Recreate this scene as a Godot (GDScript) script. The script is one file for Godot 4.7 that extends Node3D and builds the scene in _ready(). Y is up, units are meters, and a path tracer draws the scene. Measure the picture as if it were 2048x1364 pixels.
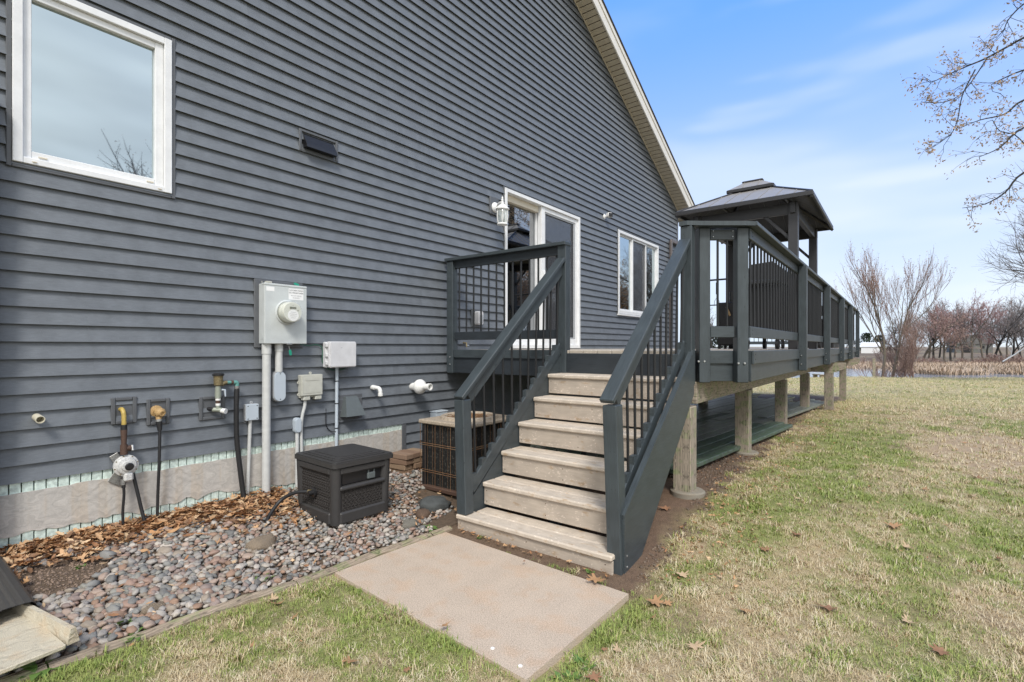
extends Node3D
# Side of a grey sided house: deck stairs, covered deck, utility fittings, river-rock bed, spring lawn and a pond.

const H := 1.34                 # height of the camera; V() takes heights measured from it
const FW := Vector2(0.79443, -0.60736)   # ground direction (x, z) the camera faces
const RT := Vector2(0.60736, 0.79443)
const CAMZ := 4.0425

var M := {}
var T := {}
var rng := RandomNumberGenerator.new()
var n_patch := FastNoiseLite.new()
var n_fine := FastNoiseLite.new()
var names := {}

func V(x, y, z) -> Vector3: return Vector3(x, y + H, z)
# point at forward distance d and sideways distance s from the camera, y from camera height
func DS(d, s, y) -> Vector3: return Vector3(FW.x * d + RT.x * s, y + H, CAMZ + FW.y * d + RT.y * s)
func rr(a, b) -> float: return rng.randf_range(a, b)
func srgb(r, g, b) -> Color: return Color(r / 255.0, g / 255.0, b / 255.0)
func lin(r, g, b) -> Color: return Color(r, g, b).linear_to_srgb()

# ------------------------------------------------------------------ mesh builder
class MB:
	var st := SurfaceTool.new()
	var off := Vector2.ZERO
	var xf := Transform3D()
	var n := 0
	func _init(o := Vector2.ZERO):
		st.begin(Mesh.PRIMITIVE_TRIANGLES)
		off = o
	func uvof(p: Vector3, nn: Vector3) -> Vector2:
		var a = nn.abs()
		if a.x > a.y and a.x > a.z: return Vector2(p.z, p.y) + off
		if a.y > a.z: return Vector2(p.x, p.z) + off
		return Vector2(p.x, p.y) + off
	func v(p: Vector3, nn: Vector3, uv: Vector2):
		st.set_normal((xf.basis * nn).normalized())
		st.set_uv(uv)
		st.add_vertex(xf * p)
	# convex polygon, points counter-clockwise seen from outside
	func poly(p: Array):
		var nn = (p[1] - p[0]).cross(p[2] - p[0])
		if nn.length() < 1e-12 and p.size() > 3: nn = (p[2] - p[0]).cross(p[3] - p[0])
		nn = nn.normalized()
		for i in range(1, p.size() - 1):
			for q in [p[0], p[i + 1], p[i]]:
				v(q, nn, uvof(q, nn))
		n += 1
	func tri3(a, b, c, na, nb, nc):
		v(a, na, uvof(a, na)); v(c, nc, uvof(c, na)); v(b, nb, uvof(b, na))
	func quad_s(a, b, c, d, na, nb, nc, nd):
		tri3(a, b, c, na, nb, nc); tri3(a, c, d, na, nc, nd)
	func box(c: Vector3, s: Vector3, bev := 0.0, bs := Basis()):
		var old = xf
		xf = xf * Transform3D(bs, c)
		var h = s * 0.5
		bev = minf(bev, minf(h.x, minf(h.y, h.z)) * 0.9)
		var g = h - Vector3.ONE * bev
		for ax in 3:
			for sg in [-1.0, 1.0]:
				var b1 = (ax + 1) % 3
				var b2 = (ax + 2) % 3
				var pts = []
				for k in [[-1, -1], [1, -1], [1, 1], [-1, 1]]:
					var q = Vector3.ZERO
					q[ax] = h[ax] * sg
					q[b1] = g[b1] * k[0]
					q[b2] = g[b2] * k[1]
					pts.append(q)
				if sg < 0: pts.reverse()
				poly(pts)
		if bev > 0:
			for ax in 3:
				var b1 = (ax + 1) % 3
				var b2 = (ax + 2) % 3
				for k in [[-1, -1], [1, -1], [1, 1], [-1, 1]]:
					var pts = []
					for e in [[-1, 0], [1, 0], [1, 1], [-1, 1]]:
						var q = Vector3.ZERO
						q[ax] = g[ax] * e[0]
						q[b1] = (h[b1] if e[1] == 0 else g[b1]) * k[0]
						q[b2] = (g[b2] if e[1] == 0 else h[b2]) * k[1]
						pts.append(q)
					var nn = (pts[1] - pts[0]).cross(pts[2] - pts[0])
					var o = Vector3.ZERO
					o[b1] = k[0]; o[b2] = k[1]
					if nn.dot(o) < 0: pts.reverse()
					poly(pts)
			for x in [-1, 1]:
				for y in [-1, 1]:
					for z in [-1, 1]:
						var pts = [Vector3(h.x * x, g.y * y, g.z * z), Vector3(g.x * x, h.y * y, g.z * z), Vector3(g.x * x, g.y * y, h.z * z)]
						if (pts[1] - pts[0]).cross(pts[2] - pts[0]).dot(Vector3(x, y, z)) < 0: pts.reverse()
						poly(pts)
		xf = old
	func tube(path: Array, rad, sides := 8, caps := true):
		var rings = []
		var up = Vector3.UP
		var m = path.size()
		for i in m:
			var t = (path[mini(i + 1, m - 1)] - path[maxi(i - 1, 0)]).normalized()
			if absf(t.dot(up)) > 0.95: up = Vector3.RIGHT if absf(t.x) < 0.9 else Vector3.BACK
			var a = up.cross(t).normalized()
			var b = t.cross(a).normalized()
			up = b
			var r = rad[i] if rad is Array else rad
			var ring = []
			for k in sides:
				var an = TAU * k / sides
				ring.append([path[i] + (a * cos(an) + b * sin(an)) * r, a * cos(an) + b * sin(an)])
			rings.append(ring)
		for i in m - 1:
			for k in sides:
				var k2 = (k + 1) % sides
				var A = rings[i][k]; var B = rings[i][k2]; var C = rings[i + 1][k2]; var D = rings[i + 1][k]
				quad_s(A[0], B[0], C[0], D[0], A[1], B[1], C[1], D[1])
		if caps:
			var p0 = []; var p1 = []
			for k in sides:
				p0.append(rings[0][sides - 1 - k][0]); p1.append(rings[m - 1][k][0])
			poly(p0); poly(p1)
		n += 1
	# profile of [radius, height] turned about the local y axis
	func lathe(prof: Array, segs := 24, flat := false):
		var m = prof.size()
		for i in m - 1:
			var r0 = prof[i][0]; var y0 = prof[i][1]; var r1 = prof[i + 1][0]; var y1 = prof[i + 1][1]
			var nr = Vector2(y1 - y0, r0 - r1)
			nr = nr.normalized() if nr.length() > 1e-9 else Vector2(1, 0)
			for k in segs:
				var a0 = TAU * k / segs; var a1 = TAU * (k + 1) / segs
				var d0 = Vector3(cos(a0), 0, -sin(a0)); var d1 = Vector3(cos(a1), 0, -sin(a1))
				var A = d0 * r0 + Vector3.UP * y0; var B = d1 * r0 + Vector3.UP * y0
				var C = d1 * r1 + Vector3.UP * y1; var D = d0 * r1 + Vector3.UP * y1
				var N0 = d0 * nr.x + Vector3.UP * nr.y; var N1 = d1 * nr.x + Vector3.UP * nr.y
				if flat:
					N0 = (N0 + N1).normalized(); N1 = N0
				if r0 > 1e-6: tri3(A, B, C, N0, N1, N1)
				if r1 > 1e-6: tri3(A, C, D, N0, N1, N0)
		n += 1
	# polygon in the local xy plane, pushed out along z from z0 to z1
	func prism(pl: PackedVector2Array, z0: float, z1: float, smooth := false):
		if Geometry2D.is_polygon_clockwise(pl): pl.reverse()
		var ix = Geometry2D.triangulate_polygon(pl)
		for i in range(0, ix.size(), 3):
			var a = pl[ix[i]]; var b = pl[ix[i + 1]]; var c = pl[ix[i + 2]]
			if (b - a).cross(c - a) < 0:
				var t = b
				b = c
				c = t
			poly([Vector3(a.x, a.y, z1), Vector3(b.x, b.y, z1), Vector3(c.x, c.y, z1)])
			poly([Vector3(a.x, a.y, z0), Vector3(c.x, c.y, z0), Vector3(b.x, b.y, z0)])
		var m = pl.size()
		for i in m:
			var a = pl[i]; var b = pl[(i + 1) % m]
			if smooth:
				var pa = pl[(i + m - 1) % m]; var nb = pl[(i + 2) % m]
				var ta = (b - pa).normalized(); var tb = (nb - a).normalized()
				var na = Vector3(ta.y, -ta.x, 0); var nb3 = Vector3(tb.y, -tb.x, 0)
				quad_s(Vector3(a.x, a.y, z0), Vector3(b.x, b.y, z0), Vector3(b.x, b.y, z1), Vector3(a.x, a.y, z1), na, nb3, nb3, na)
			else:
				poly([Vector3(a.x, a.y, z0), Vector3(b.x, b.y, z0), Vector3(b.x, b.y, z1), Vector3(a.x, a.y, z1)])
	func done() -> ArrayMesh:
		return st.commit()

func mb() -> MB: return MB.new(Vector2(rng.randf() * 7.0, rng.randf() * 7.0))

# ------------------------------------------------------------------ objects
func called(nm: String, parent) -> String:
	var k = nm + "|" + str(parent.get_instance_id())
	names[k] = names.get(k, -1) + 1
	return nm if names[k] == 0 else "%s_%03d" % [nm, names[k]]

func obj(nm: String, shape, mat, parent = self, at = Transform3D()) -> MeshInstance3D:
	var o = MeshInstance3D.new()
	o.mesh = shape.done() if shape is MB else shape
	o.material_override = mat
	o.name = called(nm, parent)
	o.transform = at
	parent.add_child(o, true)
	return o

func tag(o, label, category, group = ""):
	o.set_meta("label", label)
	o.set_meta("category", category)
	if group != "": o.set_meta("group", group)
	return o

func thing(nm: String, label, category, at = Vector3.ZERO, group = "") -> Node3D:
	var o = Node3D.new()
	o.name = called(nm, self)
	o.position = at
	add_child(o, true)
	tag(o, label, category, group)
	return o

func kind(o, k):
	o.set_meta("kind", k)
	return o

# a board from A to B: w is its height across, t its thickness; side is the direction the thickness points
func board(nm, A: Vector3, B: Vector3, w, t, mat, parent, side = Vector3.ZERO, bev = 0.004) -> MeshInstance3D:
	var x = (B - A).normalized()
	var z = side
	if z == Vector3.ZERO: z = Vector3.BACK if absf(x.z) < 0.9 else Vector3.RIGHT
	z = (z - x * x.dot(z)).normalized()
	var y = z.cross(x)
	var m = mb()
	m.box(Vector3.ZERO, Vector3(A.distance_to(B), w, t), bev)
	var o = obj(nm, m, mat, parent)
	o.transform = Transform3D(Basis(x, y, z), (A + B) * 0.5 - (parent.position if parent is Node3D and parent != self else Vector3.ZERO))
	return o

# ------------------------------------------------------------------ textures
func noise(seed_, freq, oct = 3, ty = FastNoiseLite.TYPE_SIMPLEX_SMOOTH) -> FastNoiseLite:
	var f = FastNoiseLite.new()
	f.seed = seed_
	f.frequency = freq
	f.noise_type = ty
	f.fractal_type = FastNoiseLite.FRACTAL_FBM if oct > 1 else FastNoiseLite.FRACTAL_NONE
	f.fractal_octaves = oct
	return f

# picture from a function of mirrored texture coordinates (0..1), so that it tiles
func tex(w: int, h: int, fn: Callable) -> ImageTexture:
	var im = Image.create(w, h, false, Image.FORMAT_RGB8)
	for y in h:
		var v = absf(2.0 * y / h - 1.0)
		for x in w:
			im.set_pixel(x, y, fn.call(absf(2.0 * x / w - 1.0), v))
	return ImageTexture.create_from_image(im)

func g1(k) -> Color: return Color(k, k, k)

func make_textures():
	var a = noise(1, 1.0, 4)
	var b = noise(2, 1.0, 3)
	var c = noise(3, 1.0, 2)
	T.grain = tex(512, 512, func(u, v): return g1(0.88 + 0.10 * a.get_noise_2d(u * 3.0, v * 60.0) + 0.08 * b.get_noise_2d(u * 2.0, v * 6.0) + 0.05 * c.get_noise_2d(u * 120.0, v * 120.0) - 0.22 * smoothstep(0.58, 0.72, b.get_noise_2d(u * 7.0 + 60.0, v * 16.0))))
	T.grain_h = tex(512, 512, func(u, v): return g1(0.5 + 0.35 * a.get_noise_2d(u * 4.0, v * 90.0) + 0.25 * c.get_noise_2d(u * 30.0, v * 160.0)))
	T.mottle = tex(512, 512, func(u, v): return g1(0.87 + 0.16 * a.get_noise_2d(u * 7.0, v * 7.0) + 0.07 * b.get_noise_2d(u * 70.0, v * 70.0)))
	T.soft = tex(256, 256, func(u, v): return g1(0.95 + 0.04 * a.get_noise_2d(u * 5.0, v * 5.0) + 0.02 * b.get_noise_2d(u * 60.0, v * 60.0)))
	T.siding = tex(512, 512, func(u, v): return g1(0.90 + 0.06 * a.get_noise_2d(u * 9.0, v * 60.0) + 0.07 * b.get_noise_2d(u * 3.0, v * 3.0) + 0.04 * c.get_noise_2d(u * 150.0, v * 150.0) + (0.25 if c.get_noise_2d(u * 90.0 + 31.0, v * 90.0) > 0.66 else 0.0)))
	T.siding_h = tex(512, 512, func(u, v): return g1(0.5 + 0.3 * a.get_noise_2d(u * 14.0, v * 160.0) + 0.2 * b.get_noise_2d(u * 3.0, v * 9.0)))
	T.concrete = tex(1024, 1024, func(u, v):
		var k = 0.90 + 0.03 * a.get_noise_2d(u * 4.0, v * 4.0) + 0.22 * b.get_noise_2d(u * 110.0, v * 110.0) + 0.22 * c.get_noise_2d(u * 260.0, v * 260.0) - (0.25 if c.get_noise_2d(u * 70.0 + 50.0, v * 70.0) > 0.74 else 0.0)
		var r = clampf(b.get_noise_2d(u * 4.0 + 9.0, v * 4.0) * 2.0, 0, 1) * 0.06
		return Color(k, k * (1.0 - r * 0.55), k * (1.0 - r)))
	T.concrete_h = tex(512, 512, func(u, v): return g1(0.5 + 0.25 * b.get_noise_2d(u * 90.0, v * 90.0) + 0.25 * c.get_noise_2d(u * 200.0, v * 200.0)))
	var ce = noise(7, 1.0, 3)
	T.stucco = tex(512, 512, func(u, v):
		var w = u + 0.06 * a.get_noise_2d(u * 9.0, v * 9.0)
		var y = v + 0.10 * b.get_noise_2d(u * 4.0, v * 5.0)
		var k = 0.86 + 0.10 * a.get_noise_2d(w * 8.0, y * 14.0) + 0.05 * c.get_noise_2d(u * 120.0, v * 120.0)
		var crack = 1.0 - smoothstep(0.0, 0.012, absf(ce.get_noise_2d(w * 1.6, y * 8.0)))
		var st = clampf(b.get_noise_2d(u * 9.0, v * 0.8) * 1.6, 0, 1) * 0.09
		k -= crack * 0.13 * clampf(0.6 + 2.0 * a.get_noise_2d(u * 6.0, v * 6.0), 0, 1)
		return Color(k, k * (1.0 - st * 0.35), k * (1.0 - st * 0.8)))
	T.stucco_h = tex(512, 512, func(u, v):
		var w = u + 0.06 * a.get_noise_2d(u * 9.0, v * 9.0)
		var y = v + 0.10 * b.get_noise_2d(u * 4.0, v * 5.0)
		var e = ce.get_noise_2d(w * 1.6, y * 8.0)
		return g1(0.5 + 0.25 * clampf(e * 4.0, -1, 1) + 0.05 * a.get_noise_2d(u * 30.0, v * 40.0)))
	# worn taupe paint: pale scuffs where it has rubbed thin
	T.worn = tex(1024, 512, func(u, v):
		var k = 0.84 + 0.035 * a.get_noise_2d(u * 4.0, v * 40.0) + 0.06 * b.get_noise_2d(u * 5.0, v * 5.0)
		var s = b.get_noise_2d(u * 26.0 + 4.0, v * 34.0) + 0.45 * a.get_noise_2d(u * 5.0, v * 3.0)
		var w = smoothstep(0.46, 0.6, s) * 0.13
		var d = smoothstep(0.30, 0.7, a.get_noise_2d(u * 6.0 + 20.0, v * 6.0)) * 0.12
		return Color(k + w - d * 0.6, k + w * 1.02 - d, k + w * 1.12 - d * 1.5))
	# weathered treated pine
	T.pine = tex(512, 512, func(u, v):
		var k = 0.78 + 0.20 * a.get_noise_2d(u * 2.0, v * 46.0) + 0.10 * c.get_noise_2d(u * 6.0, v * 130.0)
		var g = clampf(b.get_noise_2d(u * 5.0, v * 3.0) * 1.8, 0, 1) * 0.16
		var d = smoothstep(0.25, 0.6, b.get_noise_2d(u * 6.0 + 8.0, v * 16.0)) * 0.22
		return Color(k - d - g * 0.5, k - d, k - d - g * 0.7))
	T.soil = tex(1024, 1024, func(u, v):
		var k = 0.78 + 0.22 * a.get_noise_2d(u * 60.0, v * 60.0) + 0.16 * b.get_noise_2d(u * 190.0, v * 190.0) + 0.1 * a.get_noise_2d(u * 9.0, v * 9.0)
		return Color(k, k * 0.97, k * 0.94))
	T.speck = tex(512, 512, func(u, v): return g1(0.85 + 0.12 * b.get_noise_2d(u * 40.0, v * 40.0) + 0.14 * c.get_noise_2d(u * 140.0, v * 140.0)))
	T.rust = tex(256, 256, func(u, v):
		var s = smoothstep(-0.1, 0.35, a.get_noise_2d(u * 9.0, v * 9.0))
		return Color(0.66, 0.46, 0.30).lerp(Color(0.80, 0.72, 0.60), s))
	T.coil = tex(512, 512, func(u, v):
		var k = 0.14 + 0.03 * c.get_noise_2d(u * 200.0, v * 4.0)
		var s = smoothstep(0.15, 0.5, a.get_noise_2d(u * 12.0, v * 8.0)) * 0.42 * (0.5 + 0.5 * c.get_noise_2d(u * 120.0, v * 50.0))
		return Color(k + s, k + s * 0.97, k + s * 0.9))
	T.wave = tex(512, 512, func(u, v): return g1(0.5 + 0.3 * a.get_noise_2d(u * 24.0, v * 24.0) + 0.2 * b.get_noise_2d(u * 80.0, v * 80.0)))
	T.weave = tex(256, 256, func(u, v):
		var p = fposmod(u * 12.0, 1.0); var q = fposmod(v * 12.0, 1.0)
		return g1(0.35 + 0.5 * sin(p * PI) * sin(q * PI)))

func mat(nm, col: Color, rough = 0.7, o = {}) -> StandardMaterial3D:
	var m = StandardMaterial3D.new()
	m.resource_name = nm
	m.albedo_color = col
	m.roughness = rough
	if o.has("t"):
		m.albedo_texture = T[o.t]
	if o.has("h"):
		m.heightmap_enabled = true
		m.heightmap_texture = T[o.h]
		m.heightmap_scale = o.get("hs", 0.3)
	var s = o.get("s", 1.0)
	m.uv1_scale = s if s is Vector3 else Vector3(s, s, s)
	if o.has("tri"):
		m.uv1_triplanar = true
		m.uv1_world_triplanar = true
	m.metallic = o.get("metal", 0.0)
	m.metallic_specular = o.get("spec", 0.5)
	if o.get("vc", false): m.vertex_color_use_as_albedo = true
	if o.has("coat"):
		m.clearcoat_enabled = true
		m.clearcoat = o.coat
		m.clearcoat_roughness = 0.2
	if o.has("alpha"):
		m.transparency = BaseMaterial3D.TRANSPARENCY_ALPHA
		m.albedo_color.a = o.alpha
	if o.has("back"):
		m.backlight_enabled = true
		m.backlight = o.back
	m.cull_mode = BaseMaterial3D.CULL_DISABLED
	M[nm] = m
	return m

func make_materials():
	mat("siding", lin(0.174, 0.192, 0.216), 0.5, {"t": "siding", "h": "siding_h", "hs": 0.02, "s": Vector3(0.8, 0.8, 0.8)})
	mat("siding_trim", lin(0.115, 0.122, 0.134), 0.5, {"t": "soft", "s": 0.9})
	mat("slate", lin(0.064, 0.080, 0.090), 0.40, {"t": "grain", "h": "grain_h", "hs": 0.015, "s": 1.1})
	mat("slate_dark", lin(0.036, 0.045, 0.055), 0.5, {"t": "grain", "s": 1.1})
	mat("baluster", lin(0.014, 0.015, 0.017), 0.35)
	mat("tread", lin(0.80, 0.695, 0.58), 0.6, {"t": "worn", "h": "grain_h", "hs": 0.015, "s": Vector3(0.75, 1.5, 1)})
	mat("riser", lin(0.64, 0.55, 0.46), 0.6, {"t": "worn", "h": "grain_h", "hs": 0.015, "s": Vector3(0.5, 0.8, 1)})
	mat("deckboard", lin(0.62, 0.55, 0.46), 0.7, {"t": "worn", "s": Vector3(0.5, 1, 1)})
	mat("pine", lin(0.45, 0.38, 0.31), 0.8, {"t": "pine", "h": "grain_h", "hs": 0.04, "s": 1.2})
	mat("pine_green", lin(0.53, 0.45, 0.36), 0.8, {"t": "pine", "h": "grain_h", "hs": 0.04, "s": 1.2})
	mat("platform", lin(0.32, 0.335, 0.315), 0.38, {"t": "pine", "h": "grain_h", "hs": 0.04, "s": 0.9})
	mat("platform_green", lin(0.16, 0.215, 0.175), 0.5, {"t": "pine", "h": "grain_h", "hs": 0.04, "s": 0.9})
	mat("concrete", lin(0.62, 0.505, 0.40), 0.85, {"t": "concrete", "h": "concrete_h", "hs": 0.05, "s": 0.6})
	mat("footing", lin(0.30, 0.27, 0.22), 0.9, {"t": "concrete", "h": "concrete_h", "hs": 0.3, "s": 1.4})
	mat("stucco", lin(0.66, 0.625, 0.58), 0.85, {"t": "stucco", "h": "stucco_h", "hs": 0.14, "s": 0.85})
	mat("foam", lin(0.78, 0.92, 0.85), 0.8, {"t": "mottle", "s": 2.0})
	mat("soffit", lin(0.56, 0.50, 0.39), 0.6, {"t": "soft", "s": 0.7})
	mat("fascia", lin(0.80, 0.77, 0.71), 0.5, {"t": "soft", "s": 0.7})
	mat("shingle", lin(0.06, 0.055, 0.05), 0.9, {"t": "speck", "s": 2.0})
	mat("vinyl", lin(0.86, 0.87, 0.88), 0.4, {"t": "soft", "s": 0.5})
	mat("vinyl_beige", lin(0.68, 0.62, 0.50), 0.5)
	mat("window_glass", lin(0.47, 0.54, 0.56), 0.02, {"metal": 1.0})
	mat("door_glass", lin(0.34, 0.35, 0.36), 0.02, {"metal": 1.0})
	mat("screen", lin(0.10, 0.105, 0.115), 0.6, {"alpha": 0.30})
	mat("black_plastic", lin(0.02, 0.02, 0.022), 0.4)
	mat("black_rubber", lin(0.018, 0.018, 0.02), 0.45)
	mat("vent_slate", lin(0.12, 0.138, 0.142), 0.4, {"t": "soft", "s": 3.0})
	mat("vent_black", lin(0.013, 0.013, 0.015), 0.35)
	mat("box_metal", lin(0.62, 0.655, 0.655), 0.4, {"t": "soft", "s": 0.8})
	mat("box_white", lin(0.72, 0.72, 0.74), 0.4, {"t": "soft", "s": 1.0})
	mat("box_grey", lin(0.44, 0.46, 0.48), 0.5, {"t": "soft", "s": 1.5})
	mat("box_cream", lin(0.58, 0.58, 0.52), 0.5, {"t": "soft", "s": 1.5})
	mat("pvc", lin(0.62, 0.63, 0.62), 0.4, {"t": "soft", "s": 1.7})
	mat("pvc_white", lin(0.80, 0.80, 0.78), 0.3)
	mat("pvc_dirty", lin(0.62, 0.58, 0.46), 0.5)
	mat("pipe_inside", lin(0.10, 0.08, 0.05), 0.9)
	mat("conduit_blue", lin(0.48, 0.54, 0.60), 0.45)
	mat("meter_face", lin(0.62, 0.63, 0.55), 0.4)
	mat("meter_ring", lin(0.42, 0.43, 0.37), 0.35, {"metal": 0.4})
	mat("glass", lin(0.92, 0.95, 0.93), 0.03, {"alpha": 0.12})
	mat("lcd", lin(0.10, 0.10, 0.06), 0.3)
	mat("sticker", lin(0.86, 0.86, 0.85), 0.5)
	mat("ink", lin(0.12, 0.12, 0.13), 0.6)
	mat("ink_pale", lin(0.40, 0.40, 0.41), 0.6)
	mat("green_tag", lin(0.02, 0.30, 0.20), 0.4)
	mat("green_wire", lin(0.02, 0.12, 0.07), 0.5)
	mat("yellow_pipe", lin(0.62, 0.45, 0.12), 0.5, {"t": "mottle", "s": 3.0})
	mat("rust_pipe", lin(0.5, 0.4, 0.36), 0.7, {"t": "rust", "s": 4.0})
	mat("rust_dark", lin(0.085, 0.048, 0.034), 0.7)
	mat("regulator", lin(0.74, 0.74, 0.72), 0.4, {"t": "mottle", "s": 6.0})
	mat("steel", lin(0.45, 0.45, 0.44), 0.4, {"metal": 0.7, "t": "mottle", "s": 5.0})
	mat("bronze", lin(0.58, 0.38, 0.17), 0.55, {"t": "mottle", "s": 6.0})
	mat("brass_old", lin(0.30, 0.24, 0.13), 0.5, {"metal": 0.4, "t": "mottle", "s": 6.0})
	mat("fitting", lin(0.46, 0.50, 0.42), 0.5, {"metal": 0.3, "t": "speck", "s": 6.0})
	mat("copper_green", lin(0.16, 0.42, 0.38), 0.7, {"t": "speck", "s": 6.0})
	mat("hose_box", lin(0.044, 0.042, 0.042), 0.55, {"t": "soft", "s": 1.5})
	mat("hose_weave", lin(0.045, 0.040, 0.038), 0.55, {"h": "weave", "hs": 1.2, "s": 4.5})
	mat("ac_top", lin(0.52, 0.43, 0.33), 0.6, {"t": "mottle", "s": 3.0})
	mat("ac_coil", lin(0.60, 0.60, 0.58), 0.7, {"t": "coil", "s": 1.6})
	mat("ac_rust", lin(0.44, 0.41, 0.36), 0.75, {"t": "rust", "s": 5.0})
	for k in 4:
		mat("paver%d" % k, [lin(0.34, 0.22, 0.14), lin(0.38, 0.26, 0.17), lin(0.31, 0.195, 0.13), lin(0.36, 0.24, 0.165)][k], 0.9, {"t": "speck", "h": "concrete_h", "hs": 0.3, "s": 2.5})
	mat("downspout", lin(0.055, 0.052, 0.050), 0.4, {"t": "soft", "s": 2.0})
	mat("downspout_brown", lin(0.14, 0.12, 0.115), 0.45, {"t": "soft", "s": 1.0})
	mat("splash", lin(0.62, 0.56, 0.44), 0.8, {"t": "concrete", "h": "stucco_h", "hs": 0.5, "s": 1.2})
	mat("timber", lin(0.50, 0.40, 0.30), 0.9, {"t": "pine", "h": "grain_h", "hs": 0.6, "s": 1.0})
	mat("ground", Color.WHITE, 0.95, {"t": "soil", "h": "soil", "hs": 1.2, "s": 0.8, "tri": 1, "vc": true})
	mat("bed", lin(0.22, 0.165, 0.12), 0.95, {"t": "soil", "h": "soil", "hs": 1.2, "s": 1.2, "tri": 1})
	mat("stones", Color.WHITE, 0.72, {"t": "speck", "s": 3.0, "vc": true})
	mat("leaf_mass", Color.WHITE, 0.7, {"vc": true, "back": lin(0.10, 0.06, 0.03)})
	mat("grass", Color.WHITE, 0.65, {"vc": true, "back": lin(0.05, 0.06, 0.02)})
	mat("reed", Color.WHITE, 0.8, {"vc": true})
	mat("weed", lin(0.11, 0.19, 0.045), 0.55, {"back": lin(0.05, 0.09, 0.02)})
	mat("bark", lin(0.24, 0.195, 0.165), 0.9, {"t": "pine", "s": 2.0})
	mat("bark_dark", lin(0.055, 0.05, 0.047), 0.9, {"t": "pine", "s": 2.0})
	mat("bark_red", lin(0.25, 0.165, 0.14), 0.9)
	mat("twig_red", lin(0.29, 0.20, 0.17), 0.9)
	mat("twig_pink", lin(0.31, 0.19, 0.18), 0.9)
	mat("twig_grey", lin(0.17, 0.15, 0.145), 0.9)
	mat("bud", lin(0.34, 0.22, 0.18), 0.8)
	mat("seed", lin(0.36, 0.27, 0.185), 0.8, {"back": lin(0.14, 0.10, 0.06)})
	mat("dead_leaf", lin(0.30, 0.17, 0.08), 0.8, {"back": lin(0.10, 0.05, 0.02)})
	mat("evergreen", lin(0.045, 0.075, 0.035), 0.9, {"t": "speck", "s": 0.3})
	mat("water", lin(0.20, 0.22, 0.24), 0.16, {"h": "wave", "hs": 0.25, "s": 0.12, "tri": 1, "spec": 0.8})
	mat("barn_wall", lin(0.26, 0.25, 0.25), 0.9, {"t": "pine", "s": 0.2})
	mat("barn_roof", lin(0.17, 0.165, 0.16), 0.8, {"t": "mottle", "s": 0.2})
	mat("far_white", lin(0.75, 0.75, 0.75), 0.7)
	mat("gazebo", lin(0.042, 0.042, 0.047), 0.42, {"t": "soft", "s": 1.0})
	mat("gazebo_roof", lin(0.30, 0.285, 0.27), 0.45, {"t": "soft", "s": 0.8})
	mat("gazebo_lining", lin(0.06, 0.06, 0.062), 0.5, {"t": "soft"})
	mat("grill", lin(0.022, 0.022, 0.024), 0.35)
	mat("white_metal", lin(0.80, 0.80, 0.79), 0.35)
	mat("lamp_glass", lin(0.75, 0.82, 0.78), 0.05, {"alpha": 0.25})
	mat("bolt", lin(0.62, 0.63, 0.63), 0.3, {"metal": 0.8})
	mat("wood_handle", lin(0.50, 0.33, 0.16), 0.5)
	mat("rock_tan", lin(0.42, 0.33, 0.24), 0.9, {"t": "speck", "h": "soil", "hs": 0.8, "s": 3.0})
	mat("rock_dark", lin(0.12, 0.13, 0.13), 0.8, {"t": "speck", "h": "soil", "hs": 0.6, "s": 3.0})
	mat("rock_brown", lin(0.20, 0.13, 0.09), 0.85, {"t": "speck", "h": "soil", "hs": 0.6, "s": 3.0})
	mat("rock_grey", lin(0.28, 0.26, 0.22), 0.85, {"t": "speck", "h": "soil", "hs": 0.6, "s": 3.0})
	for k in 3:
		mat("leaf%d" % k, [lin(0.52, 0.30, 0.15), lin(0.38, 0.20, 0.11), lin(0.66, 0.48, 0.30)][k], 0.75, {"t": "mottle", "s": 6.0, "back": lin(0.08, 0.04, 0.02)})

# ------------------------------------------------------------------ sky, sun, camera
func make_sky() -> Image:
	var w = 1024
	var h = 512
	var im = Image.create(w, h, false, Image.FORMAT_RGBF)
	var a = noise(11, 1.0, 4)
	var b = noise(12, 1.0, 4)
	# a blue gap ahead of the camera, bright thin overcast behind it
	var top = Color(0.088, 0.268, 0.72)
	var low = Color(0.53, 0.61, 0.70)
	for y in h:
		var el = PI * (0.5 - (y + 0.5) / h)
		var s = sin(el)
		for x in w:
			var c
			if s < 0.0:
				c = Color(0.40, 0.38, 0.33)
			else:
				var az = TAU * (x + 0.5) / w
				var d = Vector3(sin(az) * cos(el), s, -cos(az) * cos(el))
				c = low.lerp(top, pow(smoothstep(0.0, 0.62, s), 0.85))
				# thin cirrus, stretched, thicker towards the horizon
				var p = Vector3(d.x, d.y * 3.2, d.z) * 1.6
				var q = a.get_noise_3d(p.x * 2.0 + d.y * 4.0, p.y * 3.0, p.z * 1.2)
				var cl = smoothstep(0.12, 0.62, q) * 0.26
				var veil = smoothstep(-0.2, 0.6, b.get_noise_3d(p.x, p.y * 1.5, p.z)) * 0.40 + 0.05
				cl = clampf(cl + veil * (1.0 - 0.75 * smoothstep(0.1, 0.75, s)), 0, 1)
				c = c.lerp(Color(0.62, 0.66, 0.71), cl)
				var away = smoothstep(-0.35, 0.75, -(d.x * FW.x + d.z * FW.y) + 0.35 * s + 0.12 * b.get_noise_3d(p.x, p.y, p.z))
				c = c.lerp(Color(0.80, 0.83, 0.86) * (0.94 + 0.25 * q), away)
			im.set_pixel(x, y, c)
	return im

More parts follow.
